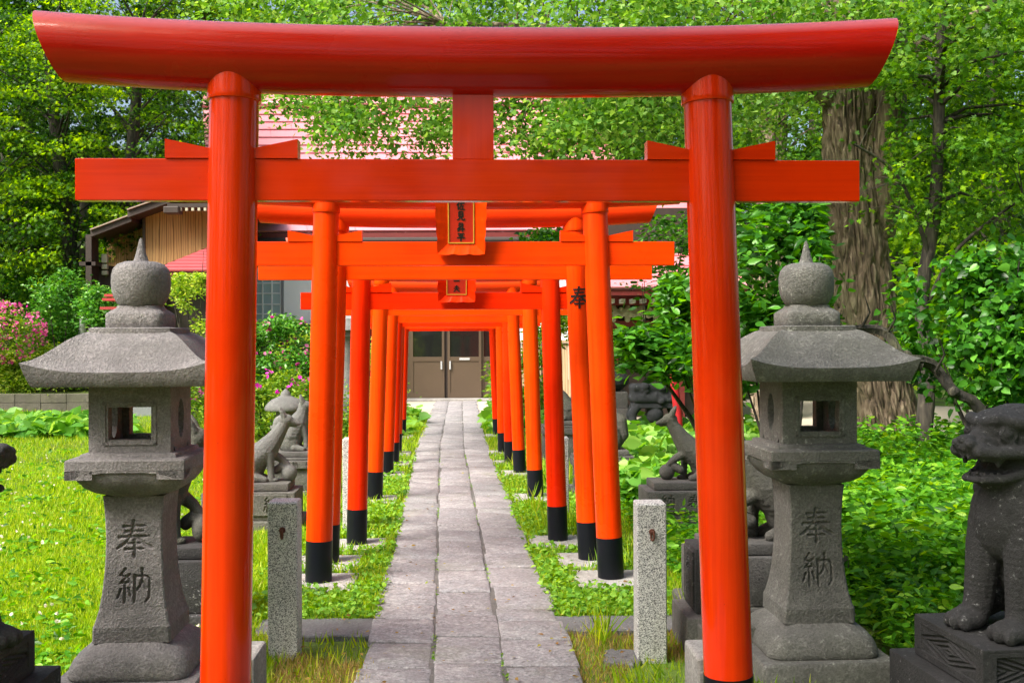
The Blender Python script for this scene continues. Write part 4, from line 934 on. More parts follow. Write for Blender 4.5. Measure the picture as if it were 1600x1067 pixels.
mb = MB(); wx0, wx1 = X_(366, WZ), X_(441, WZ); wz0, wz1 = Z_(500, WZ), Z_(425, WZ); mb.box(wx0, wx1, WZ - .015, WZ + .02, wz0, wz1); win = part(mb, 'window', M['glasspale'], hall)
mb = MB()
for px in (366, 411, 425.5, 439, 381, 396): mb.box(X_(px, WZ) - .018, X_(px, WZ) + .018, WZ - .035, WZ - .016, wz0, wz1)
for py in (457, 474, 489, 441): mb.box(wx0, wx1, WZ - .032, WZ - .0165, Z_(py, WZ) - .016, Z_(py, WZ) + .016)
part(mb, 'window_muntins', M['frame'], win)
mb = MB(); mb.box(X_(440.5, WZ), X_(444, WZ), WZ - .07, WZ + .01, wz0 - .05, wz1 + .2); mb.box(wx0, X_(440.5, WZ), WZ - .05, WZ + .01, wz0 - .05, wz0); part(mb, 'window_frame', M['gframe'], win)
mb = MB(); mb.box(X_(483, WZ), X_(487, WZ), WZ - .03, WZ + .01, wz0, wz1 + .3); part(mb, 'wall_batten', M['frame'], hall)
# doors: two leaves and side panels
def door_leaf(pa, pb, zoff, name='door_leaf', handle=None, slot=False):
    xa, xb = X_(pa, WZ), X_(pb, WZ); ya = WZ - .05 + zoff; zb, zm, zt = .06, Z_(560, WZ), 2.2; f = .06
    mb = MB(); mb.box(xa, xa + f, ya - .03, ya + .01, zb, zt); mb.box(xb - f, xb, ya - .03, ya + .01, zb, zt); mb.box(xa + f, xb - f, ya - .027, ya + .01, zb, zb + .13); mb.box(xa + f, xb - f, ya - .027, ya + .01, zm - .06, zm + .05); mb.box(xa + f, xb - f, ya - .027, ya + .01, zt - .08, zt)
    mb.box(xa + f, xb - f, ya - .012, ya + .008, zb + .13, zm - .06); d = part(mb, name, M['brownmetal'], hall)
    mb = MB(); mb.box(xa + f, xb - f, ya - .008, ya + .004, zm + .05, zt - .08); part(mb, 'pane', M['glassdark'], d)
    if handle is not None:
        mb = MB(); mb.box(X_(handle, WZ) - .02, X_(handle, WZ) + .02, ya - .06, ya - .03, zm - .26, zm - .06, None, .004); part(mb, 'handle', M['steel'], d)
    if slot:
        mb = MB(); mb.box(X_(718, WZ), X_(734, WZ), ya - .04, ya - .027, zm - .035, zm + .02, None, .004); part(mb, 'letter_slot', M['steel'], d)
door_leaf(590, 642, .06); door_leaf(642, 694.5, 0, handle=690); door_leaf(699.5, 752, 0, handle=703.5, slot=True); door_leaf(752, 778, .06)
mb = MB(); mb.box(X_(694, WZ), X_(700, WZ), WZ - .03, WZ + .0, .06, 2.2); mb.box(X_(588, WZ), X_(780, WZ), WZ - .1, WZ + .05, 2.2, 2.32); part(mb, 'door_frame', M['darkwood'], hall)
# roof with eaves
rf = MB(); eZ = 24.9; ze = Z_(361, eZ); rZ = 29.5
ea, eb = Vector((X_(330, eZ), eZ, ze)), Vector((X_(1010, eZ), eZ, ze)); m0 = Z_(167, 28.0)
A, B = Vector((X_(318, 28.0), 28.0, m0)), Vector((X_(925, 28.0), 28.0, m0))
tiled_slope(rf, ea, eb, B, A, 15, .045)
A2, B2 = Vector((X_(316, 28.1), 28.1, m0 + .12)), Vector((X_(915, 28.1), 28.1, m0 + .12)); C2, D2 = Vector((X_(860, 31), 31, Z_(60, 31))), Vector((X_(350, 31), 31, Z_(60, 31)))
tiled_slope(rf, A2, B2, C2, D2, 6, .05)
ro = part(rf, 'roof', M['roof'], hall)
mb = MB(); mb.tube([A + Vector((0, -.05, .08)), B + Vector((0, -.05, .08))], [.09, .09], 8); part(mb, 'roof_band', M['roof'], ro, True)
mb = MB(); mb.box(ea.x, eb.x, eZ - .04, eZ + .1, ze - .16, ze - .035); part(mb, 'fascia', M['maroon'], ro)
mb = MB(); mb.tube([(ea.x, eZ - .10, ze - .22), (eb.x, eZ - .10, ze - .22)], [.07, .07], 10); part(mb, 'gutter', M['darkwood'], ro, True)
mb = MB(); mb.box(ea.x, eb.x, eZ + .1, WZ + .2, ze - .10, ze - .06)
for k in range(60):
    x = ea.x + (eb.x - ea.x) * (k + .5) / 60; mb.box(x - .04, x + .04, eZ + .12, WZ, ze - .26, ze - .10)
part(mb, 'rafters', M['darkwood'], ro)

# --- timber annex on the left
AZ = 22.8; an = thing('timber_annex', 'cedar-boarded annex with stepped dark roof edge left of the front pillar', 'building', (0, AZ, 0))
def boards(mb, pa, pb, Z, z0, ztopf, w=.145, y=0):
    xa, xb = X_(pa, Z), X_(pb, Z); n = max(1, int((xb - xa) / w)); 
    for k in range(n):
        u0, u1 = xa + (xb - xa) * k / n + .003, xa + (xb - xa) * (k + 1) / n - .003; dz = random.uniform(0, .006)
        mb.add([(u0, Z - dz, z0), (u1, Z - dz, z0), (u1, Z - dz, ztopf(u1)), (u0, Z - dz, ztopf(u0)), (u0, Z + .03, z0), (u1, Z + .03, z0), (u1, Z + .03, ztopf(u1)), (u0, Z + .03, ztopf(u0))], [(0, 1, 2, 3), (0, 3, 7, 4), (1, 5, 6, 2), (3, 2, 6, 7), (5, 4, 7, 6)])
zl = lambda x: np.interp(x, [X_(160, AZ), X_(300, AZ)], [Z_(363, AZ), Z_(318, AZ)])
mb = MB(); boards(mb, 167, 229, AZ + .6, 0, lambda x: float(zl(x))); boards(mb, 228, 350, AZ, 0, lambda x: float(np.interp(x, [X_(228, AZ), X_(300, AZ)], [Z_(332, AZ), Z_(306, AZ)]))); part(mb, 'board_wall', M['board'], an)
mb = MB(); mb.box(X_(228, AZ) - .06, X_(228, AZ) + .0, AZ - .02, AZ + .7, 0, Z_(333, AZ)); mb.box(X_(168, AZ) , X_(350, AZ), AZ + .7, AZ + 2.2, 0, 3.6); part(mb, 'corner_post', M['darkwood'], an)
mb = MB()
def roofslab(pa, ya, pb, yb, Z0, Z1, th): 
    a, b = Vector((X_(pa, Z0), 0, Z_(ya, Z0))), Vector((X_(pb, Z0), 0, Z_(yb, Z0))); mb.prism([(a.x, a.z - th), (b.x, b.z - th), (b.x, b.z), (a.x, a.z)], Z0, Z1)
roofslab(142, 357, 206, 333, AZ - .4, AZ + 4, .15); roofslab(200, 326, 330, 281, AZ - .55, AZ + 4, .16); roofslab(330, 281, 395, 303, AZ - .55, AZ + 4, .16); ar = part(mb, 'roof', M['darkwood'], an)
mb = MB(); roofslab(141, 355.2, 206, 331.2, AZ - .45, AZ + 4.05, .028); roofslab(199, 324.0, 330, 279, AZ - .6, AZ + 4.05, .028); part(mb, 'roof_edge', simple('weathered_edge', (.30, .23, .18), .6, .2, 20), ar)
mb = MB(); mb.box(X_(143, AZ), X_(152, AZ), AZ - .3, AZ + .1, 0, Z_(366, AZ)); mb.box(X_(135, AZ), X_(168, AZ), AZ + .2, AZ + 2, 0, Z_(412, AZ)); mb.box(X_(133, AZ), X_(158, AZ), AZ - .3, AZ + .2, Z_(414, AZ), Z_(408, AZ)); part(mb, 'side_porch', M['darkwood'], an)
mb = MB(); 
for q, (ya, yb) in enumerate(((394, 408), (410, 418), (420, 427))): mb.box(X_(157, AZ), X_(166.5, AZ), AZ + .05, AZ + .15, Z_(yb, AZ), Z_(ya, AZ), None, .02)
part(mb, 'cream_panel', M['cream'], an)
mb = MB(); mb.box(X_(262, 22), X_(360, 22), 22.0, 22.6, Z_(322, 22), Z_(316, 22)); mb.box(X_(258, 21.9), X_(282, 21.9), 21.8, 22.1, Z_(333, 22), Z_(322, 22), None, .02); part(mb, 'eave_beam', M['darkwood'], an)
mb = MB()
for k in range(9): x = X_(284 + k * 9.6, 22); mb.box(x - .025, x + .025, 21.93, 21.99, Z_(328, 22), Z_(323.5, 22))
part(mb, 'rafter_ends', M['cream'], an)
# --- low wing with red roof
WL = 20.6; wg = thing('low_wing', 'low dark wing under a sloping red sheet roof before the timber annex', 'building', (0, WL, 0))
mb = MB(); zE = Z_(421, 20.0); a = (X_(236, 20), 20.0, zE); b = (X_(388, 20), 20.0, zE); c = (X_(388, 22.6), 22.6, Z_(385, 22.6)); d = (X_(331, 22.6), 22.6, Z_(383, 22.6)); tiled_slope(mb, a, b, c, d, 8, .02)
tiled_slope(mb, (a[0] - .3, 22.6, zE), a, d, (d[0] - .1, 22.75, d[2]), 6, .02)
ro = part(mb, 'roof', simple('red_sheet_roof', (.46, .09, .10), .4, .2, 3), wg)
mb = MB(); mb.box(X_(242, 20), X_(388, 20), 20.02, 20.1, zE - .10, zE - .02); part(mb, 'fascia', M['maroon'], ro)
mb = MB(); mb.box(X_(256, WL), X_(345, WL), WL, 22.4, 0, zE - .05); part(mb, 'wall', M['darkwood'], wg)
mb = MB(); mb.box(X_(240, 20.3), X_(330, 20.3), 20.3, 20.42, Z_(447, 20.3), Z_(440, 20.3)); part(mb, 'rail', M['board'], wg)
t = thing('porch_canopy', 'small red-edged porch canopy glimpsed left of the left lantern finial', 'canopy', G(200, 20.2)); x = t.location.x
mb = MB()
for q, y in enumerate((457, 464, 478)): mb.box(X_(163 + 3 * q, 20), X_(245, 20), 20 - .2 * q, 22, Z_(y + 4, 20), Z_(y, 20))
part(mb, 'roof_layers', simple('canopy_red', (.40, .05, .05), .4), t); mb = MB(); mb.box(X_(172, 20.3), X_(240, 20.3), 20.3, 21.8, 0, Z_(485, 20)); part(mb, 'wall', M['gframe'], t)
# --- shrine on the right
SZ = 19.5; sh = thing('side_shrine', 'maroon shrine with white rafter ends and cream carvings behind the right shrubs', 'building', (0, SZ, 0))
xa, xb = X_(925, SZ), X_(1150, SZ)
mb = MB(); tiled_slope(mb, (xa - .3, SZ - 1, Z_(451, SZ - 1)), (xb, SZ - 1, Z_(451, SZ - 1)), (xb - .3, SZ + 2.5, 4.6), (xa + .8, SZ + 2.5, 4.6), 10, .03); ro = part(mb, 'roof', M['roof'], sh)
mb = MB(); mb.box(xa - .25, xb, SZ - .96, SZ - .86, Z_(462, SZ - 1), Z_(452.5, SZ - 1)); mb.box(xa, xb, SZ - .3, SZ + .1, Z_(478, SZ), Z_(464, SZ)); mb.box(xa, xb, SZ - .12, SZ + .05, Z_(511, SZ), Z_(502, SZ))
for px in (957, 1060, 1140): mb.box(X_(px, SZ) - .1, X_(px, SZ) + .1, SZ - .1, SZ + .1, 0, Z_(478, SZ))
part(mb, 'beams', M['maroon'], sh)
mb = MB()
for k in range(13): x = X_(941 + k * 16.4, SZ - .7); mb.box(x - .035, x + .035, SZ - .75, SZ - .3, Z_(474, SZ - .7), Z_(467.5, SZ - .7))
part(mb, 'rafter_ends', M['whitecap'], sh)
s = Sculpt(); rr = random.Random(9)
for k in range(6):
    cx = X_(968 + k * 22, SZ); zc = Z_(490, SZ)
    s.limb([(cx - .12, SZ - .12, zc + .12), (cx - .08, SZ - .16, zc), (cx + .0, SZ - .16, zc - .06), (cx + .1, SZ - .14, zc + .02), (cx + .12, SZ - .12, zc + .1)], [.045, .05, .05, .045, .035]); s.limb([(cx - .13, SZ - .12, zc - .12), (cx - .13, SZ - .12, zc - .02)], [.06, .04]); s.ell((cx + .02, SZ - .14, zc + .06), (.05, .03, .07))
me = s.mesh('frieze', .02, 1); me.transform(Matrix.Translation((0, -SZ, 0))); link('carved_frieze', me, M['cream'], sh)
mb = MB(); mb.box(xa + .1, xb, SZ + .0, SZ + .03, Z_(502, SZ), Z_(478, SZ)); mb.box(xa + .1, xb, SZ + .1, SZ + 3, 0, 4.0); part(mb, 'wall', M['darkwood'], sh)
t = thing('upper_gable', 'maroon gable and grey tiled roof glimpsed above the right shrine', 'building', G(1030, 24.5)); U = 24.5
mb = MB(); mb.prism([(X_(960, U), Z_(395, U)), (X_(1025, U), Z_(345, U)), (X_(1035, U), Z_(345, U)), (X_(975, U), Z_(395, U))], U - .3, U + .2); mb.prism([(X_(1025, U), Z_(345, U)), (X_(1035, U), Z_(345, U)), (X_(1100, U), Z_(395, U)), (X_(1085, U), Z_(395, U))], U - .3, U + .2); part(mb, 'barge_board', M['maroon'], t)
mb = MB(); mb.prism([(X_(985, U), Z_(395, U)), (X_(1030, U), Z_(358, U)), (X_(1075, U), Z_(395, U))], U, U + .1); part(mb, 'gable_panel', M['cream'], t)
mb = MB(); tiled_slope(mb, (X_(960, U - 1), U - 1, Z_(432, U - 1)), (X_(1150, U - 1), U - 1, Z_(432, U - 1)), (X_(1130, U + 1), U + 1, Z_(395, U + 1)), (X_(980, U + 1), U + 1, Z_(395, U + 1)), 6, .03); part(mb, 'roof', M['greyroof'], t)
mb = MB(); mb.box(X_(975, U), X_(1130, U), U, U + .5, 0, Z_(425, U)); part(mb, 'wall', M['darkwood'], t)
# --- pale board fence
FZ = 21.5; fe = thing('board_fence', 'pale vertical board fence between right pillars and the far hall', 'fence', (0, FZ, 0)); mb = MB(); boards(mb, 778, 900, FZ, 0, lambda x: Z_(536, FZ), .16); part(mb, 'boards', M['fenceboard'], fe)
mb = MB(); mb.box(X_(776, FZ), X_(902, FZ), FZ - .05, FZ + .06, Z_(536, FZ) + .003, Z_(532, FZ)); part(mb, 'cap_rail', M['fenceboard'], fe)
# --- low block wall left
LW = 21.8; mb = MB(); rr = random.Random(4)
for row in range(2):
    x = X_(-260, LW)
    while x < X_(175, LW):
        w = .55; mb.box(x + .004, x + w - .004, LW + rr.uniform(-.008, .008), LW + .2, row * .19, row * .19 + .184, None, .008); x += w
o = mb.build('block_wall', M['wallblock']); o.location = (0, 0, 0); tag(o, 'low weathered block wall behind the lawn under the pink azalea', 'wall')
mb = MB(); mb.add([(X_(-260, LW), LW + .15, .36), (X_(200, LW), LW + .15, .36), (X_(200, LW) , 27, 1.0), (X_(-260, LW) - 3, 27, 1.0), (X_(-260, LW) - 3, 40, 1.2), (X_(200, LW), 40, 1.2)], [(0, 1, 2, 3), (3, 2, 5, 4)]); struct(mb.build('raised_bed_soil', ground_mat()))
# lamp and pole
t = thing('garden_lamp', 'tall dark lamp post with a small glazed lantern head before the left trees', 'street lamp', P(111, 470, 30) - Vector((0, 0, P(111, 470, 30).z)))
mb = MB(); mb.lathe([(.06, 0), (.045, 2), (.04, Z_(341, 30))], 10); mb.build('post', M['lampmetal'], t, True)
mb = MB(); zz = Z_(338, 30); mb.sqlathe([(.10, zz), (.12, zz + .30)], .01, 2); mb.build('lamp_glass', M['lampglass'], t, True, 30)
mb = MB(); mb.sqlathe([(.16, zz + .30), (.17, zz + .33), (.08, zz + .45), (.02, zz + .5)], .01, 2)
for sx in (-1, 1):
    for sy in (-1, 1): mb.tube([(sx * .10, sy * .10, zz), (sx * .12, sy * .12, zz + .3)], [.014, .014], 4)
mb.build('lamp_cap', M['lampmetal'], t, True, 30)
t = thing('utility_pole', 'grey wooden pole with a white tag beside the dark lamp post', 'pole', G(132, 27.5)); mb = MB(); mb.lathe([(.14, 0), (.11, 5.0), (.10, 6.2)], 12); mb.build('pole', M['woodpole'], t, True)
mb = MB(); mb.box(-.11, .11, -.16, -.13, Z_(383, 27.5), Z_(376, 27.5)); mb.build('white_tag', M['whitecap'], t)
t = thing('white_pipe', 'short white standing pipe with a bent grey stake in the camellia bush', 'pipe', G(131, 22.75)); mb = MB(); mb.lathe([(.085, 0), (.085, Z_(488, 22.75)), (.06, Z_(486, 22.75))], 14); mb.build('pipe', M['frame'], t, True, 40)
mb = MB(); mb.tube([(-.2, 0, 0), (-.12, 0, 1.6), (.0, 0, Z_(478, 22.75))], [.025, .02, .012], 6); mb.build('stake', M['steel'], t, True)


# ================================================================== VEGETATION
EXC += SLABS + [(o.location.x, o.location.y, .27, .27) for o in COL.objects if o.name.startswith('stone_lantern')] + [(o.location.x, o.location.y, .43, .36) for o in COL.objects if o.name.startswith('guardian_lion')] + [(o.location.x, o.location.y, .34, .24) for o in COL.objects if o.name.startswith('fox_statue')]
def clear(X, Y):
    k = np.ones(len(X), bool)
    for cx, cy, w, d in EXC: k &= ~((np.abs(X - cx) < w) & (np.abs(Y - cy) < d))
    return k
# gaps in the foliage: (x0, x1, y0, y1, nearest distance kept clear, share removed)
GAPS = [(1286, 1386, 140, 505, 12.6, .93), (1335, 1436, 596, 714, 12.6, .95), (142, 332, 314, 425, 22.9, 1), (98, 142, 312, 415, 27, .9), (0, 150, 425, 645, 20.5, 1), (1432, 1482, 60, 700, 11.3, .8), (412, 470, 200, 262, 22, .8), (405, 485, 437, 488, 24, 1), (625, 665, 165, 235, 20, .6), (950, 1032, 428, 516, 18.5, .93)]
def thin(Pt, base):
    W_ = Pt + np.asarray(base); Y = np.maximum(W_[:, 1], .3); px = 800 + W_[:, 0] * FPX / Y; py = HOR - (W_[:, 2] - EYE) * FPX / Y; k = np.ones(len(Pt), bool); u = RNG.uniform(0, 1, len(Pt))
    for x0, x1, y0, y1, zn, sh_ in GAPS: k &= ~((px > x0) & (px < x1) & (py > y0) & (py < y1) & (W_[:, 1] < zn) & (W_[:, 1] > 1) & (u < sh_))
    return k
def C3(px, py, Z): v = P(px, py, Z); return (v.x, v.y, v.z)
# big furrowed trunk on the right with the ginkgo canopy that hangs across the view
def gl(px, Z, z): return (X_(px, Z), Z, z)
BT = 13.0
big = make_tree('ginkgo_tree', 'huge furrowed trunk leaning left, with a canopy hanging over the gates', 'tree',
    [gl(1388, BT, -.1), gl(1380, BT, .5), gl(1356, BT, 1.6), gl(1338, BT, 3.1), gl(1326, BT, 4.6), gl(1330, BT, 7.5), gl(1345, BT, 11)], [.50, .42, .36, .34, .33, .28, .2],
    [((X_(640, 13.5), 13.5, Z_(85, 13.5)), (2.3, 1.6, 1.15), 1.6), ((X_(880, 12.5), 12.5, Z_(70, 12.5)), (1.3, 1.5, 1.5), 1.2), ((X_(1000, 11.5), 11.5, Z_(90, 11.5)), (1.3, 1.3, 1.5), 1.2), ((X_(1150, 12.5), 12.5, Z_(20, 12.5)), (1.9, 1.8, 1.6), 1.5), ((X_(930, 12.8), 12.8, Z_(190, 12.8)), (.8, .8, .5), .5), ((X_(480, 14.5), 14.5, Z_(40, 14.5)), (1.6, 1.6, 1.0), .9), ((X_(600, 13.2), 13.2, Z_(185, 13.2)), (1.35, .9, .45), .8), ((X_(1400, 11), 11.2, Z_(-20, 11)), (2.0, 1.6, 1.0), .9)],
    300, 150, (.055, .085), 'fan', L['ginkgo'], M['bark'], .55, (.35, .65), None, 190,
    limbs=[([gl(1375, BT, 2.8), gl(1392, BT - .3, 3.9), gl(1398, BT - .3, 5.2), gl(1410, BT, 8)], [.20, .19, .17, .12]), ([gl(1345, BT, 4.2), gl(1200, 12.8, 5.0), gl(950, 12.8, 5.3), gl(700, 13, 5.5)], [.16, .12, .09, .04]), ([gl(1345, BT, 4.3), gl(1410, 12.6, 4.9), gl(1470, 12.4, 5.2), gl(1560, 12, 5.4)], [.11, .09, .06, .03])], amp=.26, bw=.014, fine=.035)
# second, rougher trunk further back
make_tree('back_tree', 'furrowed trunk seen through leaves above the right side of the front gate beam', 'tree',
    [gl(1203, 19, -.1), gl(1200, 19, 2), gl(1206, 19, 4), gl(1215, 19, 9)], [.36, .30, .27, .2], [(C3(1200, 40, 19), (3, 2, 2.2))], 70, 130, (.09, .14), 'oval', L['maple'], M['bark'], .4, (.6, 1.0), None, 110, amp=.2, fine=.06)
make_tree('slender_tree', 'slender dark tree with forked stem and layered maple leaves at right', 'tree',
    [gl(1432, 11.5, -.1), gl(1448, 11.5, .9), gl(1440, 11.5, 1.9), gl(1462, 11.5, 3.0), gl(1470, 11.5, 4.3), gl(1478, 11.5, 6.5)], [.11, .085, .075, .07, .06, .04],
    [(C3(1480, 150, 11.5), (1.2, 1.3, 1.1), 1.4), (C3(1420, 260, 11.2), (1.1, 1.0, .7), 1), (C3(1590, 260, 11.5), (.8, 1.2, 1.0), 1), (C3(1240, 200, 15), (1.0, .8, .8), .8), (C3(1540, 60, 11), (1.5, 1.2, .8), 1)],
    120, 120, (.05, .08), 'maple', L['maple'], M['bark2'], .22, (.35, .6), None, 14,
    limbs=[([gl(1458, 11.5, 2.2), gl(1440, 11.4, 2.7), gl(1400, 11.2, 3.3), gl(1330, 11, 3.6)], [.03, .025, .02, .01]), ([gl(1450, 11.5, 1.9), gl(1500, 11.3, 2.5), gl(1600, 11, 3.0)], [.03, .022, .012])])
# gnarled limb lying across behind the right lantern
mb = MB(); trunk_mesh(mb, [P(1300, 520, 8.6), P(1345, 513, 8.6), P(1385, 520, 8.6), P(1412, 558, 8.5), P(1455, 568, 8.65), P(1490, 612, 8.6), P(1530, 640, 8.6), P(1560, 760, 8.7)], [.018, .03, .040, .036, .046, .041, .044, .045], 14, .5); [mb.tube([P(a, b, 8.6), P(a + 14, b - 26, 8.5), P(a + 6, b - 52, 8.45)], [.014, .009, .003], 6) for a, b in ((1385, 524), (1462, 580), (1345, 514))]; [mb.ball(P(a, b, 8.58), .050, 6) for a, b in ((1416, 556), (1490, 612))]
trunk_mesh(mb, [P(1340, 528, 8.65), P(1380, 555, 8.65), P(1440, 572, 8.6)], [.02, .035, .05], 9, .2); mb.tube([G(1560, 8.7), P(1560, 760, 8.7)], [.075, .07], 10)
tag(mb.build('gnarled_branch', M['bark3'], None, True, 80), 'crooked mossy limb arching from behind the right lantern roof down to the lion head', 'branch')
# backlit woods on the right
WG = 'trees of the wood around the shrine'
k = 0
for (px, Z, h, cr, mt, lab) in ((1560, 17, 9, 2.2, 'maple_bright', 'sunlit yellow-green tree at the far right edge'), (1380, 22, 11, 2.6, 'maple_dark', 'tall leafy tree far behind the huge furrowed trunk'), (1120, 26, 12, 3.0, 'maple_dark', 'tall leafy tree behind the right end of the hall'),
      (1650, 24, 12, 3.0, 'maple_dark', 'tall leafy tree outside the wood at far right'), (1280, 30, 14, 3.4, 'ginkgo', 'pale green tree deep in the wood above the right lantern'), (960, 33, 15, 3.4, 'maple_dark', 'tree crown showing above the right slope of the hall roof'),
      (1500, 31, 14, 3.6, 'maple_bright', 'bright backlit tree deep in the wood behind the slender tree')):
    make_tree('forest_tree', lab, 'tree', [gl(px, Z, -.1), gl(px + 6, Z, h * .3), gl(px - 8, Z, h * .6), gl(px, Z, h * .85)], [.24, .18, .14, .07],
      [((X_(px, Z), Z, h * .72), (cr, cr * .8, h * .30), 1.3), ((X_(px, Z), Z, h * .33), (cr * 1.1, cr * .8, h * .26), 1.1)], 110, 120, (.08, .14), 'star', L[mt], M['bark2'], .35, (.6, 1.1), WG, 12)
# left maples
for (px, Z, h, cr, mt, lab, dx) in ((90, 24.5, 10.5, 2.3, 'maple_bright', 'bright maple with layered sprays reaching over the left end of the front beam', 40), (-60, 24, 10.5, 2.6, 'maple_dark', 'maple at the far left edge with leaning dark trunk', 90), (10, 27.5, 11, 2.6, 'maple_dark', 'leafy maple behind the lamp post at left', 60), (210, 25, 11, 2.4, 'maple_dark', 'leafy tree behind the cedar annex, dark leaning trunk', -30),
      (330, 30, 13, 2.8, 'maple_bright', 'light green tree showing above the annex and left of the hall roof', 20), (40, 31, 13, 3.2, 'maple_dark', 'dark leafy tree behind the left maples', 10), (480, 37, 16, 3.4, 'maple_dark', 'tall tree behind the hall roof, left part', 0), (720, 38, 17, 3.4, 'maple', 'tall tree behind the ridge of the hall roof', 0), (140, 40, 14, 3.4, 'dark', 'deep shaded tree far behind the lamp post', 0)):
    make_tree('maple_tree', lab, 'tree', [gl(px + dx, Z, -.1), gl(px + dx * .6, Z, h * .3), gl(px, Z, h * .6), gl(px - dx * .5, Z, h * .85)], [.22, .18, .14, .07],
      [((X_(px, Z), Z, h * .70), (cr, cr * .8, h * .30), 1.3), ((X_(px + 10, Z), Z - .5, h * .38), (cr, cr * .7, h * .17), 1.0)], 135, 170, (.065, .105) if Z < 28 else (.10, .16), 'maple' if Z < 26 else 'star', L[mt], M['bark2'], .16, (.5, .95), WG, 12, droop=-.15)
# continuous far woods
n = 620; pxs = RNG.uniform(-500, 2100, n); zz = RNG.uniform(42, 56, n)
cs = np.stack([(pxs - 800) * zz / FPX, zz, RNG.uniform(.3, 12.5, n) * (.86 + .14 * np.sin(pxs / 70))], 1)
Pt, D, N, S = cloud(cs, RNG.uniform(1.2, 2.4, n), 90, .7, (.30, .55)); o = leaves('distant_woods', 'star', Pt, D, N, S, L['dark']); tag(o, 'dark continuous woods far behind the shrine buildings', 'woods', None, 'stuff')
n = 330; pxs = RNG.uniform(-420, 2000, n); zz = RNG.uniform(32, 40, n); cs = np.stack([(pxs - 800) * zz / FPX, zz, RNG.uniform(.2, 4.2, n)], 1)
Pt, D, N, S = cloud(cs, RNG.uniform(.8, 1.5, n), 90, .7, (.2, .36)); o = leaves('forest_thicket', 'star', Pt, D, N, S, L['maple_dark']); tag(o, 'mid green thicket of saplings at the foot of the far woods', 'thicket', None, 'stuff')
n = 420; an_ = RNG.uniform(0, 2 * PI, n); rd = RNG.uniform(17, 26, n); cx, cy = np.sin(an_) * rd, -np.cos(an_) * rd * .8 + 2; kp = (cy < 4) | (np.abs(cx) > 16)
cs = np.stack([cx, cy, RNG.uniform(.5, 11, n)], 1)[kp & (cy < 14)]
Pt, D, N, S = cloud(cs, RNG.uniform(1.2, 2.2, len(cs)), 80, .7, (.3, .55)); kk = thin(Pt, (0, 0, 0)) & ((Pt[:, 1] < 1) | (np.abs(Pt[:, 0]) > Pt[:, 1] * .62)); o = leaves('surrounding_woods', 'star', Pt[kk], D[kk], N[kk], S[kk], L['maple']); tag(o, 'woods standing behind the photographer and to both sides', 'woods', None, 'stuff')
# canopy over the photographer, shading the nearest gate
make_tree('overhead_tree', 'tree beside the photographer whose canopy shades the nearest gate', 'tree', [(4.2, -2.5, -.1), (4.0, -2.4, 2.5), (3.4, -2.0, 5.0), (2.6, -1.6, 7.0)], [.35, .3, .25, .15],
   [((-2.3, 1.9, 5.5), (2.3, 1.1, .5), .75), ((-.6, .2, 5.6), (2.6, 2.0, .9), .8), ((2.2, 1.6, 5.4), (2.2, 1.8, .9), 1), ((-3.4, -1.6, 6.0), (1.8, 1.8, .9), .6)], 130, 110, (.09, .14), 'oval', L['maple'], M['bark'], .4, (.5, .8), None, 20)
# broad-leaved shrubs on the right
shrub('broadleaf_shrub', 'tall shrub with big glossy leaves between right pillar and furrowed trunk', 'shrub', gl(1215, 8.6, 0), [(C3(1205, 420, 8.6), (.55, .5, .55)), (C3(1270, 450, 8.8), (.35, .4, .35)), (C3(1180, 520, 8.8), (.4, .4, .4)), (C3(1240, 350, 9.0), (.35, .3, .25))], 120, 42, (.075, .13), 'oval', L['broad'], crad=(.16, .28), nstem=10)
shrub('arching_shrub', 'arching leafy shrub spreading left between first and second right pillars', 'shrub', gl(1130, 10.2, 0), [(C3(1060, 470, 10.2), (.38, .5, .25)), (C3(1040, 545, 10), (.42, .5, .28)), (C3(1100, 500, 10.3), (.40, .5, .50)), (C3(1000, 520, 10), (.20, .3, .10)), (C3(1130, 580, 10.3), (.35, .4, .3))], 130, 42, (.08, .135), 'oval', L['broad'], crad=(.13, .24), nstem=10)
shrub('vine_thicket', 'mass of large heart-shaped vine leaves at the right edge above the lion', 'shrub', gl(1560, 9.4, 0), [(C3(1500, 470, 9.4), (.50, .5, .42)), (C3(1590, 450, 9.2), (.5, .5, .4)), (C3(1560, 560, 9.0), (.45, .4, .35)), (C3(1460, 570, 10), (.25, .3, .3)), (C3(1650, 520, 9), (.5, .5, .7))], 130, 60, (.045, .095), 'round', L['broad'], crad=(.16, .3), nstem=12, droop=-.4)
shrub('sunlit_shrub', 'sunlit yellow-green foliage at the right edge just above the lion head', 'shrub', gl(1600, 11.5, 0), [(C3(1560, 570, 11.5), (.6, .4, .3)), (C3(1470, 520, 12.5), (.5, .4, .5)), (C3(1640, 600, 11), (.5, .4, .4))], 70, 40, (.10, .16), 'oval', L['maple_bright'], crad=(.2, .3), nstem=6)
shrub('pillar_shrub', 'green shrub glimpsed between third and fourth right pillars before the board fence', 'shrub', gl(850, 18, 0), [(C3(850, 510, 18), (.5, .4, .35)), (C3(870, 480, 19), (.6, .4, .3)), (C3(835, 590, 17), (.3, .3, .5)), (C3(790, 590, 18), (.22, .3, .5))], 90, 50, (.07, .11), 'oval', L['azalea'], crad=(.15, .26))
shrub('sapling', 'leafy sapling in front of the right shrine roof', 'shrub', gl(1010, 15, 0), [(C3(850, 375, 15.5), (.35, .3, .12)), (C3(1060, 380, 15.5), (.5, .5, .6)), (C3(1010, 440, 15), (.35, .4, .10))], 60, 45, (.07, .12), 'oval', L['broad'], crad=(.18, .3))
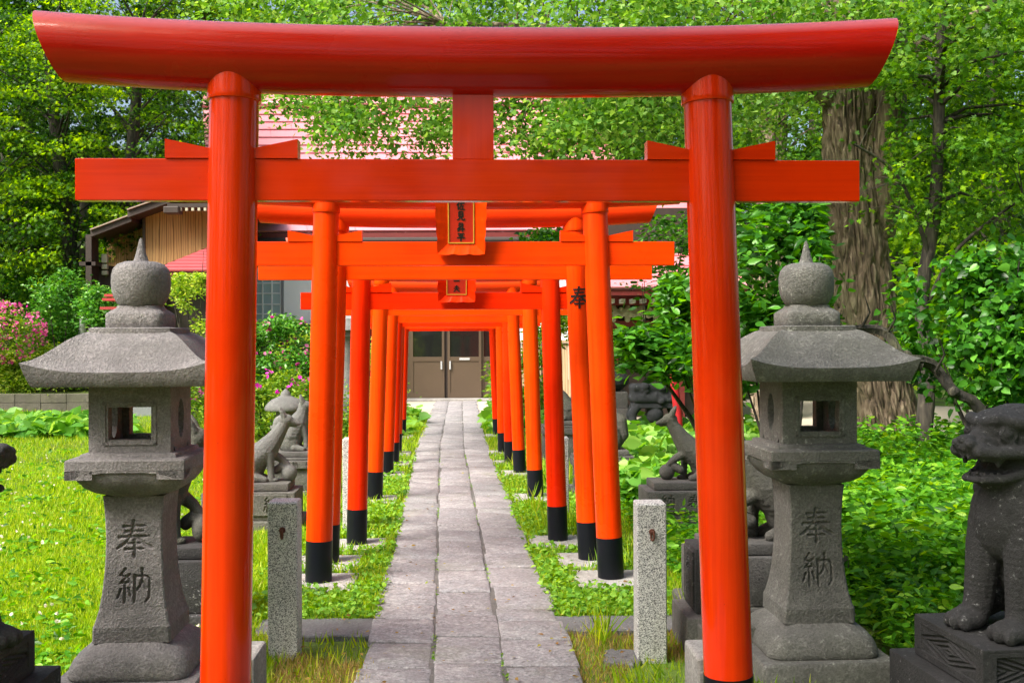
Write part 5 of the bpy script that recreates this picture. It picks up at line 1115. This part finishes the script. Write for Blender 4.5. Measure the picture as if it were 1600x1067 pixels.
# left garden shrubs
shrub('pink_azalea', 'rounded azalea covered in pink flowers at the left edge above the block wall', 'azalea', gl(18, 22.6, .5), [(C3(8, 520, 22.0), (.84, .7, .62)), (C3(-50, 530, 22.3), (.8, .7, .6))], 110, 90, (.045, .07), 'diamond', L['azalea'], crad=(.2, .3), flowers=(L['pink'], 300, .055))
shrub('camellia_bush', 'tall glossy camellia bush behind the left lantern roof', 'camellia', gl(95, 22.5, .5), [(C3(100, 470, 22.5), (.75, .6, .85)), (C3(90, 520, 23.3), (.6, .5, .7)), (C3(160, 480, 22), (.32, .4, .45)), (C3(20, 450, 24), (1.0, .6, .6))], 230, 62, (.07, .10), 'oval', L['camellia'], crad=(.16, .26))
shrub('low_hedge', 'clipped low yellow-green hedge on top of the block wall at left', 'hedge', gl(70, 22.3, .4), [(C3(0, 592, 22.3), (1.0, .3, .28)), (C3(90, 590, 22.3), (1.1, .3, .26)), (C3(180, 600, 22.3), (.5, .3, .2))], 190, 80, (.05, .08), 'oval', L['yellowgreen'], crad=(.14, .22))
shrub('variegated_bush', 'pale yellow-leaved bush above the low hedge at the left edge', 'shrub', gl(15, 22.6, .5), [(C3(20, 565, 22.3), (.5, .3, .28)), (C3(90, 555, 22.6), (.5, .3, .2))], 50, 60, (.08, .13), 'oval', L['yellowgreen'], crad=(.14, .22))
shrub('spindly_shrub', 'airy pale-leaved shrub rising between left lantern finial and front pillar', 'shrub', gl(300, 17, 0), [(C3(296, 455, 17), (.26, .25, .45)), (C3(312, 410, 17), (.12, .15, .35)), (C3(318, 520, 17), (.25, .2, .35)), (C3(275, 440, 17), (.15, .15, .3))], 60, 42, (.05, .08), 'oval', L['yellowgreen'], crad=(.09, .17))
shrub('rhododendron', 'rhododendron with a few pink flowers before the white hall wall', 'shrub', gl(445, 17.5, 0), [(C3(445, 515, 17.5), (.40, .4, .24)), (C3(450, 560, 17.5), (.55, .45, .35)), (C3(410, 580, 17.6), (.35, .4, .3)), (C3(480, 575, 17.4), (.3, .4, .25)), (C3(395, 520, 18), (.3, .3, .2))], 110, 55, (.06, .10), 'oval', L['camellia'], crad=(.12, .2), flowers=(L['pink'], 7, .07), nstem=9)
shrub('green_azalea', 'rounded azalea mound with bright magenta flowers left of the pale foxes', 'azalea', gl(415, 15.5, 0), [(C3(410, 640, 15.3), (.35, .4, .42)), (C3(445, 610, 16), (.45, .4, .35)), (C3(480, 630, 15.6), (.4, .4, .4)), (C3(310, 620, 15.6), (.5, .4, .5)), (C3(360, 620, 15.6), (.5, .4, .5))], 190, 60, (.045, .07), 'oval', L['azalea'], crad=(.12, .2), flowers=(L['magenta'], 9, .06))
shrub('clipped_hedge', 'narrow dark clipped hedge seen between left pillars of third and fourth gates', 'hedge', gl(545, 15.5, 0), [(C3(545, 640, 15.5), (.35, .4, .55)), (C3(600, 625, 18), (.4, .4, .5))], 90, 60, (.035, .055), 'oval', L['azalea'], crad=(.12, .2))
shrub('ochre_shrub', 'yellowish shrub beside the white hall wall behind the left pillars', 'shrub', gl(490, 20.5, 0), [(C3(480, 545, 20.5), (.55, .4, .4)), (C3(560, 560, 20.5), (.4, .4, .5))], 50, 60, (.06, .1), 'oval', L['yellowgreen'], crad=(.16, .26))
# undergrowth, hostas, weeds
def field(name, label, cat, tm, mat, px0, px1, z0, z1, n, size, hgt, excl=.55, up=1.1, tiers=3, droop=-.1, clump=0, side=None, kind='stuff', xr=None):
    iz = RNG.uniform(1 / z1, 1 / z0, n); Zs = 1 / iz; px = RNG.uniform(px0, px1, n); Xs = (px - 800) * Zs / FPX
    if xr is not None: Xs = pathx(Zs) + RNG.uniform(xr[0], xr[1], n)
    keep = (np.abs(Xs - pathx(Zs)) > excl) & clear(Xs, Zs); Xs, Zs = Xs[keep], Zs[keep]
    if clump:
        q = max(1, len(Xs) // clump); cx, cy = Xs[:q], Zs[:q]; Xs = np.repeat(cx, clump) + RNG.normal(size=q * clump) * .06; Zs = np.repeat(cy, clump) + RNG.normal(size=q * clump) * .06; hh = np.repeat(RNG.uniform(hgt[0], hgt[1], q), clump)
        keep = (np.abs(Xs - pathx(Zs)) > excl) & clear(Xs, Zs); Xs, Zs, hh = Xs[keep], Zs[keep], hh[keep]
    else: hh = RNG.uniform(hgt[0], hgt[1], len(Xs))
    m = len(Xs); z = hh * RNG.uniform(.25, 1, m) ** .6; Pt = np.stack([Xs, Zs, z], 1)
    D = rand_dirs(m, .3, droop); N = rand_dirs(m, .5, up); S = RNG.uniform(size[0], size[1], m) * np.clip(.75 + Zs / 20, .8, 1.6)
    o = leaves(name, tm, Pt, D, N, S, mat); return tag(o, label, cat, None, kind)
field('undergrowth', 'waist-high bright green leafy undergrowth right of the right lantern', 'undergrowth', 'oval', L['under'], 1290, 1760, 5.2, 13, 34000, (.04, .082), (.22, .60), 1.9, tiers=4)
field('low_undergrowth', 'lower leafy weeds at the foot of the right lantern and lion plinth', 'undergrowth', 'oval', L['under'], 1330, 1750, 4.4, 6.0, 9000, (.035, .07), (.10, .42), 1.9)
field('right_bank_leaves', 'broad hosta leaves behind the right fox statues', 'ground cover', 'round', L['hosta'], 955, 1180, 8.8, 15, 6000, (.07, .14), (.12, .42), 1.35)
field('right_weeds', 'ferny green weeds between second and first right pillars', 'ground cover', 'oval', L['under'], 930, 1200, 5.6, 9.0, 6500, (.035, .065), (.05, .26), 1.30)
field('left_hostas', 'band of yellow-green hosta leaves along the foot of the block wall', 'ground cover', 'round', L['hosta'], -200, 200, 15.7, 18.2, 4200, (.10, .17), (.08, .24), 1)
field('far_path_leaves', 'broad leaves beside the far end of the path, before the doors', 'ground cover', 'round', L['hosta'], 560, 900, 15.5, 20.5, 1500, (.10, .17), (.04, .22), .62, xr=(-1.9, 1.9))
# grass: lawn at left, verges beside the path
def grass(name, label, n, z0, z1, xr=None, px=None, h=(.03, .07), mat='grass', excl=.468, wide=1.0, patch=None):
    Zs = 1 / RNG.uniform(1 / z1, 1 / z0, n)
    Xs = (RNG.uniform(px[0], px[1], n) - 800) * Zs / FPX if px else pathx(Zs) + RNG.uniform(xr[0], xr[1], n)
    keep = (np.abs(Xs - pathx(Zs)) > excl + RNG.normal(size=n) * .03) & clear(Xs, Zs)
    if patch is not None: keep &= patch(Xs, Zs)
    Xs, Zs = Xs[keep], Zs[keep]; m = len(Xs)
    ph = .62 + .38 * np.sin(Xs * 2.3 + np.sin(Zs * 1.1) * 2) * np.sin(Zs * 1.7 + Xs * .7)
    S = RNG.uniform(h[0], h[1], m) * (.7 + .6 * ph) * np.clip(.8 + Zs / 18, 1, 1.7); Pt = np.stack([Xs, Zs, np.full(m, -.004)], 1)
    D = np.stack([RNG.normal(size=m) * .35, RNG.normal(size=m) * .35, np.ones(m)], 1); N = rand_dirs(m, .1)
    V, F = T['blade']; V = V * np.array([wide, 1, 1]); T['_b'] = (V, F)
    return tag(leaves(name, '_b', Pt, D, N, S, L[mat]), label, 'grass', None, 'stuff')
grass('lawn', 'bright lawn of fine grass left of the gates', 270000, 3.6, 24, px=(-260, 420), h=(.026, .054), wide=1.3)
grass('left_verge_grass', 'short grass growing between the left pillars and the path', 42000, 3.2, 20, xr=(-1.6, -.48), h=(.03, .075), wide=1.1, patch=lambda X, Z: (Z > 5.2) | (RNG.uniform(0, 1, len(X)) < .14))
grass('right_verge_grass', 'short grass growing between the path and the right pillars', 42000, 3.2, 20, xr=(.48, 1.5), h=(.03, .075), wide=1.1, patch=lambda X, Z: (Z > 5.2) | (RNG.uniform(0, 1, len(X)) < .14))
grass('dry_grass', 'dry brownish grass around the granite posts', 60000, 3.2, 5.3, xr=(-1.3, 1.3), h=(.02, .05), mat='dry', patch=lambda X, Z: (np.sin(X * 5 + Z * 3) + np.sin(Z * 4.3 - X * 2) > -.7))
grass('grass_tufts', 'longer tufts of grass at the feet of the pillars', 5200, 4.2, 12, xr=(.62, 1.25), h=(.10, .20), patch=lambda X, Z: np.sin(X * 9 + Z * 2.2) + np.sin(Z * 5.1) > .9, wide=.6)
for sx, nm in ((-1, 'left'), (1, 'right')):
    o = field('clover_patch', nm + ' verge clover and small leafy weeds edging the path', 'ground cover', 'round', L['clover'], 0, 0, 5.3, 13, 12000, (.018, .034), (.015, .085), .462, xr=(.45, 1.15) if sx > 0 else (-1.15, -.45), clump=7)
field('lawn_weeds', 'low broad-leaved weeds scattered through the lawn', 'ground cover', 'oval', L['under'], -160, 330, 4.2, 15, 5200, (.03, .06), (.02, .08), 1.2, clump=9)
# clover blossoms on the lawn
n = 450; Zs = 1 / RNG.uniform(1 / 13, 1 / 4.3, n); Xs = (RNG.uniform(-60, 330, n) - 800) * Zs / FPX; kp = np.sin(Xs * 3.1 + Zs) + np.sin(Zs * 2.2 - Xs) + RNG.normal(size=n) * .5 > .2
Pt = np.stack([Xs[kp], Zs[kp], RNG.uniform(.05, .10, kp.sum())], 1); Pt = np.repeat(Pt, 3, axis=0) + RNG.normal(size=(len(Pt) * 3, 3)) * .004
tag(leaves('clover_flowers', 'flower', Pt, rand_dirs(len(Pt)), rand_dirs(len(Pt), 1, .8), RNG.uniform(.012, .022, len(Pt)), L['white']), 'scattered white clover blossoms in the lawn', 'flowers', None, 'stuff')

# weeds in the joints, litter on the path and verges
n = 1500; Ys = RNG.uniform(3.3, 14, n); Xs = pathx(Ys) + np.where(RNG.uniform(0, 1, n) < .5, -.162, .158) + RNG.normal(size=n) * .006; kp = np.sin(Ys * 3.1) + np.sin(Ys * 7.3 + Xs * 9) > .5
Pt = np.stack([Xs, Ys, np.full(n, .024)], 1)[kp]
tag(leaves('joint_moss', 'round', Pt, rand_dirs(len(Pt), .3, .3), rand_dirs(len(Pt), .4, 1), RNG.uniform(.007, .016, len(Pt)), L['clover']), 'tiny green weeds growing in the joints of the stone path', 'moss', None, 'stuff')
L['litter'] = leafmat('fallen_leaf', [(0, (.10, .05, .015)), (.4, (.22, .12, .03)), (.8, (.36, .27, .05)), (1, (.22, .30, .04))], rough=.7, trans=.15)
n = 900; Ys = 1 / RNG.uniform(1 / 12, 1 / 3.3, n); Xs = pathx(Ys) + RNG.normal(size=n) * .75; up_ = (np.abs(Xs - pathx(Ys)) < .46); kp = (~up_) | (RNG.uniform(0, 1, n) < .22)
Pt = np.stack([Xs, Ys, np.where(up_, .040, .045)], 1)[kp]
tag(leaves('fallen_leaves', 'oval', Pt, rand_dirs(len(Pt), .08, 0), rand_dirs(len(Pt), .15, 2), RNG.uniform(.014, .034, len(Pt)), L['litter']), 'small brown and yellow fallen leaves on the path and verges', 'fallen leaves', None, 'stuff')
